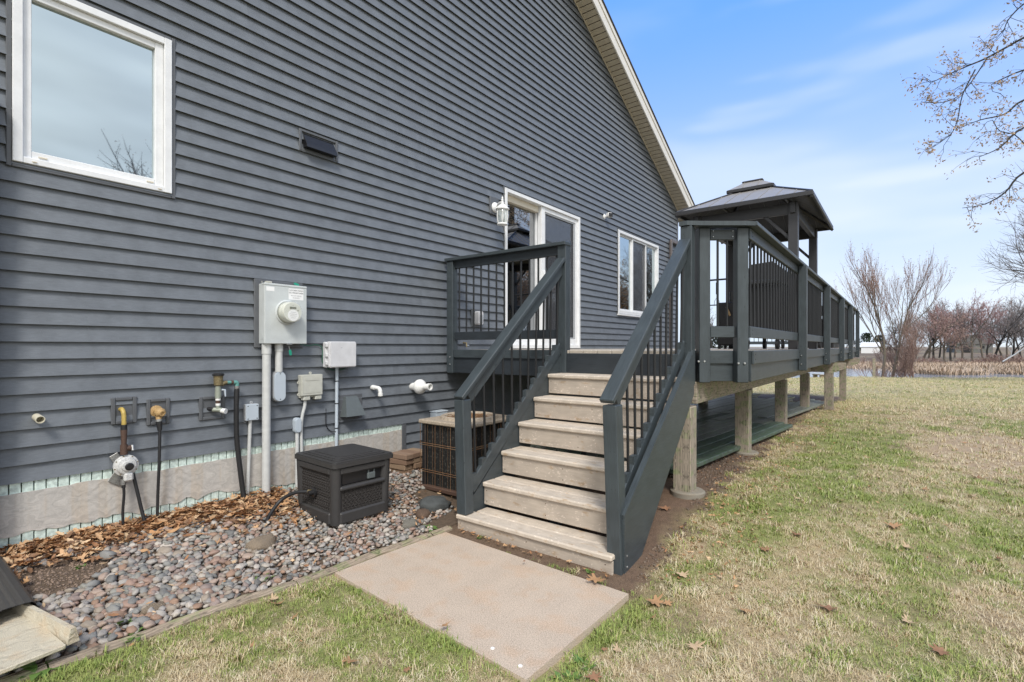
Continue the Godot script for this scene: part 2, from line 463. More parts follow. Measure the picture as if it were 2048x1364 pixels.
func setup():
	var cam = Camera3D.new()
	cam.name = "camera"
	add_child(cam)
	cam.position = Vector3(0, H, CAMZ)
	cam.rotation = Vector3(0, -atan2(FW.x, -FW.y), 0)
	cam.near = 0.05
	cam.far = 2000.0
	cam.projection = Camera3D.PROJECTION_FRUSTUM
	var size = 0.05 * 1364.0 / 1015.0
	cam.size = size
	cam.frustum_offset = Vector2(0, size * 12.0 / 1364.0)
	cam.current = true
	var sky = Sky.new()
	var sm = PanoramaSkyMaterial.new()
	sm.panorama = ImageTexture.create_from_image(make_sky())
	sky.sky_material = sm
	var env = Environment.new()
	env.background_mode = Environment.BG_SKY
	env.sky = sky
	env.tonemap_mode = Environment.TONE_MAPPER_LINEAR
	env.tonemap_exposure = 1.6
	env.sdfgi_enabled = true
	env.ssao_enabled = true
	env.ssil_enabled = true
	var we = WorldEnvironment.new()
	we.name = "world_environment"
	we.environment = env
	add_child(we)
	var sun = DirectionalLight3D.new()
	sun.name = "sun"
	sun.light_energy = 0.6
	sun.light_color = Color(1.0, 0.98, 0.95)
	sun.light_angular_distance = 14.0
	sun.shadow_enabled = true
	add_child(sun)
	sun.look_at_from_position(Vector3(-6.5, 9.5, 5.5), Vector3.ZERO, Vector3.UP)

# ------------------------------------------------------------------ ground
func fwd(x, z) -> float: return FW.x * x + FW.y * (z - CAMZ)
func side(x, z) -> float: return RT.x * x + RT.y * (z - CAMZ)
func edge_z(x) -> float: return 1.19 + (x - 0.37) * 0.085
# height of the ground measured from the camera
func gy(x, z) -> float:
	var d = fwd(x, z)
	var b = lerpf(-1.335, -1.14, smoothstep(2.5, 4.3 + 2.0 * smoothstep(3.2, 5.0, z), x))
	if x < 4.2 and z < 1.4 and z > -1.0:
		b += 0.15 * clampf((1.25 - z) / 1.25, 0, 1.0) * (1.0 - smoothstep(2.6, 4.2, x))
	if x < 2.8 and z > 2.7: b -= 0.028 * smoothstep(2.75, 2.9, z) * (1.0 - smoothstep(3.0, 3.8, z)) * (1.0 - smoothstep(2.4, 2.8, x))
	b -= 0.06 * clampf(d - 9.0, 0, 3.5) + 0.0312 * clampf(d - 12.5, 0, 20.5)
	b += 0.014 * n_patch.get_noise_2d(x * 1.3, z * 1.3)
	if d > 32.0:
		b += 0.10 * n_patch.get_noise_2d(side(x, z) * 0.2, 7.0)
		b -= smoothstep(33.0, 36.5, d) * 1.3
		b = lerpf(b, -2.35 + 0.008 * clampf(d - 60.0, 0, 240), smoothstep(56.0, 60.0, d))
	return b

func soil_amount(x, z) -> float:
	# bare earth under the deck and beside the stairs, with a ragged edge
	var r = n_patch.get_noise_2d(x * 2.6, z * 2.6) * 0.5
	var e = 2.93 + 0.45 * r + 0.10 * (1.0 - smoothstep(4.0, 8.0, x))
	if x > 2.72 and x < 17.2 and z < e: return 1.0 - smoothstep(e - 0.25, e, z) * (1.0 - 0.4 * r)
	return 0.0

func tan_patch(x, z) -> float:
	var r = pow((x - 7.6) / 1.5, 2.0) + pow((z - 4.75 - (x - 7.6) * 0.1) / 0.5, 2.0)
	return 1.0 - smoothstep(0.5, 1.4, r + 0.5 * n_patch.get_noise_2d(x * 2.0, z * 2.0))

func green_amount(x, z) -> float:
	var p = n_patch.get_noise_2d(x * 0.9 + 40.0, z * 0.9) + 0.6 * n_patch.get_noise_2d(x * 3.0, z * 3.0 + 80.0)
	var d = fwd(x, z)
	var g = smoothstep(-0.32, 0.42, p) * 0.95
	g *= 1.0 - 0.55 * smoothstep(6.5, 10.0, d)
	# greener strip beside the deck's bare earth
	g += 0.8 * exp(-pow((z - 3.5 - (x - 4.0) * 0.03) / 0.38, 2.0)) * smoothstep(3.2, 4.5, x) * (1.0 - smoothstep(8.0, 10.0, x))
	if x < 1.75 and z < 1.7: g += 0.25
	g += 0.45 * exp(-pow((x - 4.9) / 0.9, 2.0) - pow((z - 4.6) / 0.45, 2.0))
	g *= 1.0 - tan_patch(x, z)
	g *= 1.0 - 0.6 * exp(-pow((x - 2.9) / 0.7, 2.0) - pow((z - 3.6) / 0.35, 2.0))
	return clampf(g, 0, 1)

func ground_color(x, z) -> Color:
	var d = fwd(x, z)
	if z < edge_z(x) + 0.02 and x < 4.0 and z > -1: return Color(0.27, 0.20, 0.145)
	if d > 36.0:
		return Color(0.36, 0.29, 0.19).lerp(Color(0.20, 0.15, 0.11), smoothstep(-0.2, 0.4, n_patch.get_noise_2d(x * 0.06, z * 0.06)))
	var g = green_amount(x, z)
	var straw = Color(0.62, 0.51, 0.34)
	if d > 7.0: straw = straw.lerp(Color(0.72, 0.62, 0.36), smoothstep(7.0, 14.0, d))
	var c = straw.lerp(Color(0.32, 0.38, 0.12), g * 0.85)
	var bare = smoothstep(0.25, 0.6, n_patch.get_noise_2d(x * 1.4 + 200.0, z * 1.4))
	c = c.lerp(Color(0.38, 0.285, 0.20), bare * 0.6).lerp(Color(0.66, 0.52, 0.37), tan_patch(x, z) * 0.8)
	if x > 2.5 and x < 2.85 and z > 1.2 and z < 2.9: c = Color(0.24, 0.17, 0.12)
	return c.lerp(Color(0.24, 0.168, 0.118), soil_amount(x, z))

func in_slab(x, z, m) -> bool:
	return x > 1.66 - m and x < 2.62 + m and z > 1.42 - m and z < 2.89 + m and x < lerpf(2.61, 2.56, (z - 1.4) / 1.5) + m and x > lerpf(1.735, 1.64, (z - 1.4) / 1.5) - m

func is_lawn(x, z) -> bool:
	if in_slab(x, z, 0.006): return false
	if z < edge_z(x) + 0.10 and x < 2.9: return false
	if x > 2.6 and x < 4.1 and z > 1.2 and z < 2.88: return false
	if x < 11.6 and z < 0.05: return false
	if x > 2.9 and x < 16.6 and z < 2.8: return false
	return fwd(x, z) < 34.5

func build_ground():
	var st = SurfaceTool.new()
	st.begin(Mesh.PRIMITIVE_TRIANGLES)
	var radii = [0.0]
	var r = 0.5
	while r < 1400.0:
		radii.append(r)
		r *= 1.022 if r < 9.0 else (1.03 if r < 70.0 else 1.12)
	var segs = 300
	for i in radii.size():
		for k in segs + 1:
			var a = TAU * k / segs
			var x = radii[i] * cos(a)
			var z = CAMZ + radii[i] * sin(a)
			st.set_color(ground_color(x, z))
			st.set_uv(Vector2(x, z))
			st.add_vertex(V(x, gy(x, z), z))
	for i in radii.size() - 1:
		for k in segs:
			var p = i * (segs + 1) + k
			var q = p + segs + 1
			st.add_index(p); st.add_index(q); st.add_index(p + 1)
			st.add_index(p + 1); st.add_index(q); st.add_index(q + 1)
	st.generate_normals()
	kind(obj("ground", st.commit(), M.ground), "structure")
	var w = mb()
	var c = []
	for q in [[33.5, -160.0], [33.5, 260.0], [60.0, 260.0], [60.0, -160.0]]: c.append(DS(q[0], q[1], -2.42))
	c.reverse()
	w.poly(c)
	kind(obj("pond_water", w, M.water), "structure")

# ------------------------------------------------------------------ house
const SLOPE := 0.494
func rake_y(x) -> float: return 5.398 - SLOPE * (x - 6.847)
func rake_x(y) -> float: return 6.847 + (5.398 - y) / SLOPE

func ring(nm, x0, x1, y0, y1, wl, wr, wb, wt, z0, z1, mt, parent):
	# four pieces of a frame round an opening, joined as one frame part
	var m = mb()
	var zc = (z0 + z1) * 0.5
	var dz = z1 - z0
	m.box(V(x0 + wl * 0.5, (y0 + y1) * 0.5, zc), Vector3(wl, y1 - y0, dz), 0.003)
	m.box(V(x1 - wr * 0.5, (y0 + y1) * 0.5, zc), Vector3(wr, y1 - y0, dz), 0.003)
	m.box(V((x0 + wl + x1 - wr) * 0.5, y0 + wb * 0.5, zc - 0.001), Vector3(x1 - wr - x0 - wl, wb, dz - 0.003), 0.003)
	m.box(V((x0 + wl + x1 - wr) * 0.5, y1 - wt * 0.5, zc - 0.001), Vector3(x1 - wr - x0 - wl, wt, dz - 0.003), 0.003)
	return obj(nm, m, mt, parent)

func sheet(nm, x0, x1, y0, y1, z, mt, parent, th = 0.004):
	var m = mb()
	m.box(V((x0 + x1) * 0.5, (y0 + y1) * 0.5, z), Vector3(x1 - x0, y1 - y0, th))
	return obj(nm, m, mt, parent)

func build_house():
	var hs = thing("house", "grey vinyl sided house with a steep beige gable eave and white framed windows", "house")
	# body
	var body = mb()
	var pl = PackedVector2Array([Vector2(-2.2, -1.9 + H), Vector2(11.47, -1.9 + H), Vector2(11.47, 3.1 + H), Vector2(3.2, 7.18 + H), Vector2(-2.2, 4.5 + H)])
	body.prism(pl, -9.0, -0.10)
	var wall = obj("gable_wall", body, M.siding_trim, hs)
	var opens = [[0.572, 1.358, 1.058, 2.118], [5.12, 7.01, -0.2, 2.03], [8.40, 10.29, 0.61, 2.11]]
	var e = 0.1016
	var seam = 0.0
	for k in range(-5, 80):
		var yb = -0.781 + k * e
		var yt = yb + e
		if yb > 7.0: break
		if k % 2 == 0: seam = rr(0.0, 3.66)
		var xl = maxf(-2.2, 6.4 - rake_x(yb))
		var xb = minf(11.46, rake_x(yb))
		var xt = minf(11.46, rake_x(yt))
		if k < 0: xl = 3.475
		var cuts = [xl]
		var sx = -2.2 + seam - 3.66
		while sx < xb:
			if sx > xl + 0.3 and sx < xb - 0.3: cuts.append(sx)
			sx += 3.66
		cuts.append(xb)
		for i in cuts.size() - 1:
			var segs = [[cuts[i], cuts[i + 1], yb, yt]]
			for o in opens:
				var nx = []
				for s in segs:
					if s[1] <= o[0] or s[0] >= o[1] or s[3] <= o[2] or s[2] >= o[3]:
						nx.append(s)
						continue
					if s[0] < o[0]: nx.append([s[0], o[0], s[2], s[3]])
					if s[1] > o[1]: nx.append([o[1], s[1], s[2], s[3]])
					var a = maxf(s[0], o[0]); var b = minf(s[1], o[1])
					if s[2] < o[2]: nx.append([a, b, s[2], o[2]])
					if s[3] > o[3]: nx.append([a, b, o[3], s[3]])
				segs = nx
			var lift = 0.0012 * (i % 2)
			for s in segs:
				if s[1] - s[0] < 0.02: continue
				siding_board(wall, s[0], s[1], s[1] if s[1] < xb - 0.001 else xt, s[2], s[3], yb, e, lift)
	# trims
	for t in [[3.42, 3.475, -1.30, -0.787], [11.42, 11.50, -1.40, 3.08]]:
		var m = mb()
		m.box(V((t[0] + t[1]) * 0.5, (t[2] + t[3]) * 0.5, 0.0), Vector3(t[1] - t[0], t[3] - t[2], 0.05), 0.004)
		obj("corner_trim", m, M.siding_trim, hs)
	# foundation: grooved foam board, with a coat of cracked stucco over its middle
	var fd = mb()
	fd.box(V(0.6, -1.35, -0.07), Vector3(5.62, 1.12, 0.08))
	var found = obj("foundation", fd, M.pipe_inside, hs)
	var x = -0.3
	while x < 3.40:
		var w = 0.050 if x < 3.36 else 0.05
		var m = mb()
		m.box(V(x + w * 0.5, -1.03, -0.001 + rr(-0.001, 0.001)), Vector3(w - 0.0022, 0.52, 0.03), 0.002)
		obj("foam_strip", m, M.foam, found)
		x += 0.0535
	var sp = PackedVector2Array()
	x = -0.3
	while x < 3.415:
		sp.append(Vector2(x, -0.840 + H + 0.005 * n_fine.get_noise_2d(x * 12.0, 1.0) + 0.006 * n_patch.get_noise_2d(x * 4.0, 3.0)))
		x += 0.035
	sp.append(Vector2(3.417, -0.840 + H))
	x = 3.417
	while x > -0.3:
		sp.append(Vector2(x, -1.085 + 0.0 * smoothstep(1.0, 0.4, x) + H + 0.022 * n_fine.get_noise_2d(x * 9.0, 5.0) + 0.03 * n_patch.get_noise_2d(x * 5.0, 9.0) - 0.06 * smoothstep(1.9, 2.3, x)))
		x -= 0.035
	var sm = mb()
	sm.prism(sp, -0.01, 0.0205)
	obj("stucco_coat", sm, M.stucco, found)
	# gable eave: soffit panels, rake boards, roof
	var su = Vector3(1, -SLOPE, 0).normalized()
	var nu = Vector3(SLOPE, 1, 0).normalized()
	var sb = Basis(su, nu, Vector3.BACK)
	var so = mb()
	so.box(Vector3.ZERO, Vector3(2.6, 0.012, 0.27), 0.0)
	var a0 = V(3.2, rake_y(3.2), 0.135)
	var soffit = obj("soffit", so, M.soffit, hs, Transform3D(sb, a0 + su * 1.3 + nu * 0.006))
	var tlen = (11.80 - 3.2) * sqrt(1.0 + SLOPE * SLOPE)
	var q = 2.6
	while q < tlen:
		var m = mb()
		m.box(Vector3.ZERO, Vector3(0.089, 0.012, 0.27), 0.004)
		obj("soffit_panel", m, M.soffit, soffit, soffit.transform.affine_inverse() * Transform3D(sb, a0 + su * (q + 0.05) + nu * 0.005))
		q += 0.1016
	var bk = mb()
	bk.box(Vector3.ZERO, Vector3(tlen - 2.6, 0.01, 0.265))
	obj("soffit_backing", bk, M.rust_dark, soffit, soffit.transform.affine_inverse() * Transform3D(sb, a0 + su * (2.6 + (tlen - 2.6) * 0.5) + nu * 0.017))
	# wall side edge trim of the soffit
	var et = mb()
	et.box(Vector3.ZERO, Vector3(tlen, 0.022, 0.016), 0.003)
	obj("soffit_channel", et, M.soffit, hs, Transform3D(sb, V(3.2, rake_y(3.2), 0.026) + su * tlen * 0.5 - nu * 0.012))
	for f in [[0.150, 0.075 - 0.012, 0.281, 0.024], [0.085, 0.150 + 0.0425 - 0.010, 0.288, 0.036]]:
		var m = mb()
		m.box(Vector3.ZERO, Vector3(tlen + 0.04, f[0], f[3]), 0.004)
		obj("rake_board", m, M.fascia, hs, Transform3D(sb, V(3.2, rake_y(3.2), f[2]) + su * (tlen + 0.04) * 0.5 + nu * f[1]))
	for sd in [1.0, -1.0]:
		var m = mb()
		var ln = tlen + 0.08 if sd > 0 else 6.2
		m.box(Vector3.ZERO, Vector3(ln, 0.035, 9.4), 0.003)
		var u2 = Vector3(sd, -SLOPE, 0).normalized()
		var n2 = Vector3(SLOPE * sd, 1, 0).normalized()
		obj("roof_slope", m, M.shingle, hs, Transform3D(Basis(u2, n2, u2.cross(n2)), V(3.2, rake_y(3.2), -4.38) + u2 * ln * 0.5 + n2 * 0.24))
	var rc = mb()
	rc.box(V(3.2, 7.2 + 0.262, -4.38), Vector3(0.24, 0.05, 9.4), 0.01)
	obj("roof_ridge", rc, M.shingle, hs)
	# end board of the eave and its gutter
	var eb = mb()
	eb.box(V(11.82, 3.02, -4.4), Vector3(0.03, 0.20, 9.33), 0.004)
	eb.box(V(11.65, 2.945, -4.4), Vector3(0.34, 0.012, 9.33), 0.003)
	obj("eave_board", eb, M.soffit, hs)
	var gu = mb()
	gu.box(V(11.90, 3.02, -4.4), Vector3(0.12, 0.12, 9.3), 0.02)
	obj("gutter", gu, M.fascia, hs)
	var dn = mb()
	dn.box(V(11.88, 2.75, 0.06), Vector3(0.075, 0.48, 0.055), 0.01)
	dn.box(V(11.42, 2.33, 0.06), Vector3(0.90, 0.075, 0.056), 0.01)
	dn.box(V(11.86, 2.42, 0.06), Vector3(0.07, 0.22, 0.054), 0.01)
	dn.box(V(10.945, 2.295, 0.06), Vector3(0.10, 0.12, 0.060), 0.03)
	dn.box(V(10.935, 1.12, 0.06), Vector3(0.078, 2.36, 0.056), 0.01)
	obj("rain_pipe", dn, M.downspout_brown, hs)
	# large window
	var w1 = ring("big_window", 0.542, 1.389, 1.032, 2.149, 0.024, 0.024, 0.030, 0.024, -0.005, 0.026, M.siding_trim, hs)
	ring("frame", 0.567, 1.364, 1.0625, 2.1245, 0.045, 0.045, 0.036, 0.045, -0.06, 0.036, M.vinyl, w1)
	ring("sash", 0.613, 1.318, 1.0995, 2.0785, 0.038, 0.048, 0.045, 0.043, -0.055, 0.014, M.vinyl, w1)
	sheet("pane", 0.645, 1.275, 1.138, 2.042, -0.022, M.window_glass, w1)
	var lt = mb()
	for c in [[0.70, 1.117], [1.24, 1.117]]: lt.box(V(c[0], c[1], 0.016), Vector3(0.04, 0.008, 0.006), 0.001)
	for c in [[0.66, 1.078], [1.29, 1.078]]: lt.box(V(c[0], c[1], 0.0375), Vector3(0.022, 0.006, 0.004), 0.001)
	obj("weep_slot", lt, M.vinyl_beige, w1)
	# patio door
	var d = ring("patio_door", 5.085, 7.045, -0.04, 2.065, 0.022, 0.022, 0.02, 0.022, -0.005, 0.022, M.siding_trim, hs)
	ring("frame", 5.107, 7.023, -0.02, 2.043, 0.045, 0.045, 0.05, 0.045, -0.14, 0.034, M.vinyl, d)
	var hb = mb()
	hb.box(V(5.56, 1.955, -0.085), Vector3(0.80, 0.085, 0.09), 0.003)
	obj("head_track", hb, M.vinyl_beige, d)
	ring("fixed_sash", 5.153, 6.03, 0.03, 1.998, 0.035, 0.075, 0.09, 0.075, -0.13, -0.075, M.vinyl, d)
	sheet("pane", 5.18, 5.96, 0.11, 1.93, -0.10, M.door_glass, d)
	ring("sliding_sash", 5.97, 6.978, 0.03, 1.997, 0.085, 0.055, 0.09, 0.06, -0.06, 0.008, M.vinyl, d)
	sheet("pane", 6.04, 6.93, 0.11, 1.95, -0.035, M.door_glass, d)
	ring("screen_frame", 6.055, 6.925, 0.115, 1.94, 0.028, 0.045, 0.03, 0.025, -0.022, -0.002, M.box_grey, d)
	sheet("insect_screen", 6.08, 6.885, 0.14, 1.92, -0.012, M.screen, d, 0.002)
	var hd = mb()
	hd.box(V(6.01, 0.98, 0.024), Vector3(0.03, 0.22, 0.03), 0.006)
	obj("door_handle", hd, M.vinyl, d)
	# three light window
	var w2 = ring("slider_window", 8.365, 10.325, 0.578, 2.142, 0.03, 0.03, 0.03, 0.03, -0.005, 0.024, M.siding_trim, hs)
	ring("frame", 8.395, 10.295, 0.608, 2.112, 0.05, 0.05, 0.055, 0.05, -0.10, 0.036, M.vinyl, w2)
	var sl = mb()
	sl.box(V(8.33 + 1.015, 0.585, 0.03), Vector3(1.96, 0.03, 0.05), 0.005)
	obj("sill", sl, M.vinyl, w2)
	var xs = [8.445, 9.04, 9.70, 10.245]
	for i in 3:
		ring("sash", xs[i], xs[i + 1], 0.665, 2.06, 0.03, 0.03, 0.035, 0.035, -0.08, 0.012 if i == 1 else -0.01, M.vinyl, w2)
		sheet("pane", xs[i] + 0.025, xs[i + 1] - 0.025, 0.69, 2.03, -0.03, M.window_glass if i != 1 else M.door_glass, w2)
	sheet("insect_screen", 9.07, 9.67, 0.69, 2.03, -0.004, M.screen, w2, 0.002)

func siding_board(wall, x0, x1b, x1t, ya, yt, yb, e, lift):
	var m = MB.new(Vector2(rng.randf() * 5.0, rng.randf() * 5.0))
	var za = lerpf(0.025, 0.004, (ya - yb) / e) + lift
	var zt = lerpf(0.025, 0.004, (yt - yb) / e) + lift
	m.poly([V(x0, ya, za), V(x1b, ya, za), V(x1t, yt, zt), V(x0, yt, zt)])
	m.poly([V(x0, yt, zt), V(x1t, yt, zt), V(x1t, yt + 0.034, zt - 0.004), V(x0, yt + 0.034, zt - 0.004)])
	if ya <= yb + 0.0001:
		m.poly([V(x0, ya, za - 0.004), V(x1b, ya, za - 0.004), V(x1b, ya, za), V(x0, ya, za)])
		m.poly([V(x0, ya, za - 0.004), V(x0, ya + 0.03, za - 0.0075), V(x1b, ya + 0.03, za - 0.0075), V(x1b, ya, za - 0.004)])
	m.poly([V(x1b, ya, -0.008), V(x1t, yt, -0.008), V(x1t, yt, zt), V(x1b, ya, za)])
	m.poly([V(x0, ya, za), V(x0, yt, zt), V(x0, yt, -0.008), V(x0, ya, -0.008)])
	obj("siding_board", m, M.siding, wall)

# ------------------------------------------------------------------ deck and stairs
func rod(nm, A, B, r, mt, parent, sides = 8):
	var m = mb()
	m.tube([A - parent.position, B - parent.position], r, sides)
	return obj(nm, m, mt, parent)

func bolt(p: Vector3, dir: Vector3, parent, r = 0.011):
	var m = mb()
	m.tube([p - parent.position, p + dir * 0.006 - parent.position, p + dir * 0.009 - parent.position], [r, r, r * 0.6], 8)
	return obj("bolt", m, M.bolt, parent)

func post(nm, x, z, y0, y1, mt, parent, w = 0.089, ang = 0.0):
	var m = MB.new(Vector2(rng.randf() * 5.0, rng.randf() * 5.0))
	m.box(Vector3.ZERO, Vector3(y1 - y0, w, w), 0.005)
	var b = Basis(Vector3.UP, ang) * Basis(Vector3.UP, Vector3.BACK, Vector3.RIGHT)
	return obj(nm, m, mt, parent, Transform3D(b, V(x, (y0 + y1) * 0.5, z) - parent.position))

func build_deck():
	var dk = thing("deck", "raised wooden deck with slate painted posts, rails and black balusters", "deck")
	# floor boards
	var z = 0.10
	while z < 3.05:
		var x0 = maxf(4.055, 4.225 + (z + 0.07 - 2.703) * 0.748)
		var j = 7.8 + rr(-0.2, 0.2)
		for s in [[x0, j], [j + 0.004, 12.3], [12.304, 16.42]]:
			board("deck_board", V(s[0], -0.048, z), V(s[1], -0.048, z), 0.036, 0.138, M.deckboard, dk, Vector3.BACK, 0.005)
		z += 0.1435
	for i in 16:
		board("joist", V(4.5 + i * 0.78, -0.17, 0.08), V(4.5 + i * 0.78, -0.17, 3.02), 0.19, 0.038, M.pine, dk, Vector3.RIGHT, 0.0)
	# rim boards
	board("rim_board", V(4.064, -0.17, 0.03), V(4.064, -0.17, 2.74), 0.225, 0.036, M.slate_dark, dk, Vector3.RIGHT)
	board("rim_board", V(4.41, -0.155, 3.075), V(9.75, -0.155, 3.075), 0.25, 0.036, M.slate, dk)
	board("rim_board", V(9.754, -0.155, 3.075), V(16.42, -0.155, 3.075), 0.25, 0.036, M.slate, dk)
	board("rim_board", V(4.208, -0.155, 2.703), V(4.44, -0.155, 3.013), 0.25, 0.036, M.slate, dk, Vector3(-0.8, 0, 0.6))
	board("rim_board", V(16.43, -0.155, 0.05), V(16.43, -0.155, 3.09), 0.25, 0.036, M.slate, dk, Vector3.RIGHT)
	board("band_board", V(4.036, -0.072, 0.09), V(4.036, -0.072, 1.50), 0.088, 0.018, M.slate, dk, Vector3.LEFT)
	board("band_board", V(4.243, -0.084, 2.795), V(4.369, -0.084, 2.963), 0.105, 0.020, M.slate, dk, Vector3(-0.8, 0, 0.6))
	# rail posts
	var px = [6.79, 9.28, 11.80, 14.02, 16.40]
	var last = 4.36
	var bevel_ang = atan2(0.6, 0.8)   # posts of the clipped corner are turned with it
	post("rail_post", 4.155 + 0.036, 2.805 - 0.027, -0.285, 0.953, M.slate, dk, 0.089, bevel_ang)
	post("rail_post", 4.335 + 0.030, 3.045 - 0.022, -0.285, 0.953, M.slate, dk, 0.089, bevel_ang)
	for q in [[4.17, 2.79, -0.115], [4.135, 2.755, -0.115], [4.315, 3.01, -0.13], [4.345, 3.05, -0.13]]:
		bolt(V(q[0] - 0.012, q[2], q[1] + 0.009), Vector3(-0.8, 0, 0.6), dk, 0.0105)
	for i in 5:
		var x = px[i]
		post("rail_post", x, 3.14, -0.275, 0.953, M.slate, dk, 0.085)
		bolt(V(x - 0.043, -0.10, 3.13), Vector3.LEFT, dk, 0.008)
		bolt(V(x - 0.043, -0.20, 3.13), Vector3.LEFT, dk, 0.008)
		board("band_board", V(last + 0.045, -0.084, 3.104), V(x - 0.043, -0.084, 3.104), 0.108, 0.020, M.slate, dk)
		board("top_rail", V(last + 0.02, 0.909, 3.075), V(x - 0.02, 0.909, 3.075), 0.088, 0.036, M.slate, dk)
		board("bottom_rail", V(last + 0.02, 0.121, 3.075), V(x - 0.02, 0.121, 3.075), 0.090, 0.036, M.slate, dk)
		board("rail_cap", V(last - (0.0 if i else 0.03), 0.972, 3.085), V(x - 0.002 + (0.06 if i == 4 else 0.0), 0.972, 3.085), 0.034, 0.14, M.slate, dk)
		var n = 17 if i == 0 else 18
		for k in n:
			var bx = lerpf(last + 0.04, x - 0.04, (k + 0.6) / n)
			rod("baluster", V(bx, 0.16, 3.068), V(bx, 0.87, 3.068), 0.0095, M.baluster, dk, 7)
		last = x
	for x in [4.38, 6.79, 9.28, 11.80]:
		for q in [[0.895, 3.094], [0.925, 3.094], [0.105, 3.094], [0.137, 3.094], [-0.06, 3.115], [-0.10, 3.115]]:
			for sx in [-0.07, 0.07]:
				if x < 4.5 and sx < 0: continue
				disc("screw", V(x + sx, q[0], q[1]), Vector3.BACK, [[0.0045, 0.0], [0.004, 0.002], [0.0, 0.001]], M.baluster, dk, 6)
	for q in [[4.06, 2.70], [4.16, 2.79], [4.33, 3.05], [4.30, 3.08], [4.5, 3.09], [6.75, 3.09], [4.055, 0.12], [4.055, 1.54]]:
		disc("screw", V(q[0], 0.9885 if q[1] > 2 else 0.9765, q[1]), Vector3.UP, [[0.005, 0.0], [0.0045, 0.002], [0.0, 0.001]], M.bolt, dk, 6)
	# clipped corner panel
	var ca = V(4.222, 0, 2.822)
	var cb = V(4.334, 0, 2.979)
	var yy = func(p, y): return Vector3(p.x, y + H, p.z)
	board("top_rail", yy.call(ca, 0.905), yy.call(cb, 0.905), 0.088, 0.036, M.slate, dk, Vector3(-0.8, 0, 0.6))
	board("bottom_rail", yy.call(ca, 0.121), yy.call(cb, 0.121), 0.090, 0.036, M.slate, dk, Vector3(-0.8, 0, 0.6))
	for k in [0.33, 0.72]:
		var p = ca.lerp(cb, k)
		rod("baluster", yy.call(p, 0.16), yy.call(p, 0.87), 0.0095, M.baluster, dk)
	for k in [0.1, 0.9]:
		for y in [0.885, 0.93]: bolt(yy.call(ca.lerp(cb, k), y) + Vector3(-0.8, 0, 0.6) * 0.019, Vector3(-0.8, 0, 0.6), dk, 0.005)
	# caps round the corner: one wedge shaped board
	var cm = mb()
	var cp = PackedVector2Array([Vector2(3.985, 2.655), Vector2(3.985, 2.72), Vector2(4.085, 2.835), Vector2(4.275, 3.085), Vector2(4.345, 3.155), Vector2(4.345, 3.015), Vector2(4.20, 2.83), Vector2(4.115, 2.655)])
	cm.prism(cp, -0.017, 0.017)
	obj("rail_cap", cm, M.slate, dk, Transform3D(Basis(Vector3.RIGHT, Vector3.BACK, Vector3.DOWN), V(0, 0.972, 0)))
	# rail on the near end, from the wall to the stairs
	post("rail_post", 4.055, 0.11, -0.285, 0.940, M.slate, dk)
	post("rail_post", 4.065, 1.545, -0.275, 0.953, M.slate, dk)
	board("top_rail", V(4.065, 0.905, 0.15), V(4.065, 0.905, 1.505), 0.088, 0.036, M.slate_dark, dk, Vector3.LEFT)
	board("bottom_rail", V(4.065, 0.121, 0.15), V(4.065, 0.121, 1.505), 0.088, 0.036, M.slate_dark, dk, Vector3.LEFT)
	board("rail_cap", V(4.055, 0.960, 0.045), V(4.055, 0.960, 1.598), 0.034, 0.12, M.slate, dk, Vector3.LEFT)
	for k in 13:
		var bz = lerpf(0.20, 1.46, k / 12.0)
		rod("baluster", V(4.075, 0.16, bz), V(4.075, 0.87, bz), 0.0095, M.baluster, dk)
	bolt(V(4.01, -0.11, 0.12), Vector3.LEFT, dk, 0.009)
	bolt(V(4.01, -0.19, 0.12), Vector3.LEFT, dk, 0.009)
	# far end rail
	for z2 in [0.15, 1.6]: post("rail_post", 16.46, z2, -0.275, 0.953, M.slate, dk)
	board("top_rail", V(16.43, 0.909, 0.1), V(16.43, 0.909, 3.05), 0.088, 0.036, M.slate, dk, Vector3.RIGHT)
	board("bottom_rail", V(16.43, 0.121, 0.1), V(16.43, 0.121, 3.05), 0.088, 0.036, M.slate, dk, Vector3.RIGHT)
	board("rail_cap", V(16.43, 0.972, 0.08), V(16.43, 0.972, 3.01), 0.034, 0.14, M.slate, dk, Vector3.RIGHT)
	for k in 24:
		var bz = lerpf(0.22, 2.98, k / 23.0)
		rod("baluster", V(16.435, 0.16, bz), V(16.435, 0.87, bz), 0.0095, M.baluster, dk, 6)
	# beams, support posts, footings
	board("beam", V(4.15, -0.372, 2.675), V(10.75, -0.372, 2.675), 0.178, 0.040, M.pine, dk)
	board("beam", V(4.17, -0.372, 2.717), V(10.75, -0.372, 2.717), 0.178, 0.040, M.pine_green, dk)
	for x in [11.02, 15.0]:
		var m = mb()
		m.prism(PackedVector2Array([Vector2(-0.1, -0.09), Vector2(3.0, -0.09), Vector2(3.16, -0.01), Vector2(3.16, 0.09), Vector2(-0.1, 0.09)]), -0.045, 0.045)
		obj("beam", m, M.pine_green, dk, Transform3D(Basis(Vector3.BACK, Vector3.UP, Vector3.LEFT), V(x, -0.375, 0.1)))
	for s in [[3.99, 2.70, -1.115, 1], [5.86, 2.70, -1.12, 1], [8.06, 2.70, -1.12, 0], [10.32, 2.70, -1.145, 0], [11.0, 3.00, -1.165, 0], [14.95, 2.92, -1.36, 0], [9.6, 1.15, -1.13, 0], [6.2, 1.1, -1.13, 0], [13.4, 1.1, -1.22, 0]]:
		post("support_post", s[0], s[1], minf(s[2], gy(s[0], s[1]) + 0.03) - 0.01, -0.462 if s[2] > -1.15 else -0.465, M.pine_green if s[3] else M.pine, dk, 0.14)
		var m = mb()
		var g = gy(s[0], s[1])
		s[2] = minf(s[2], g + 0.03)
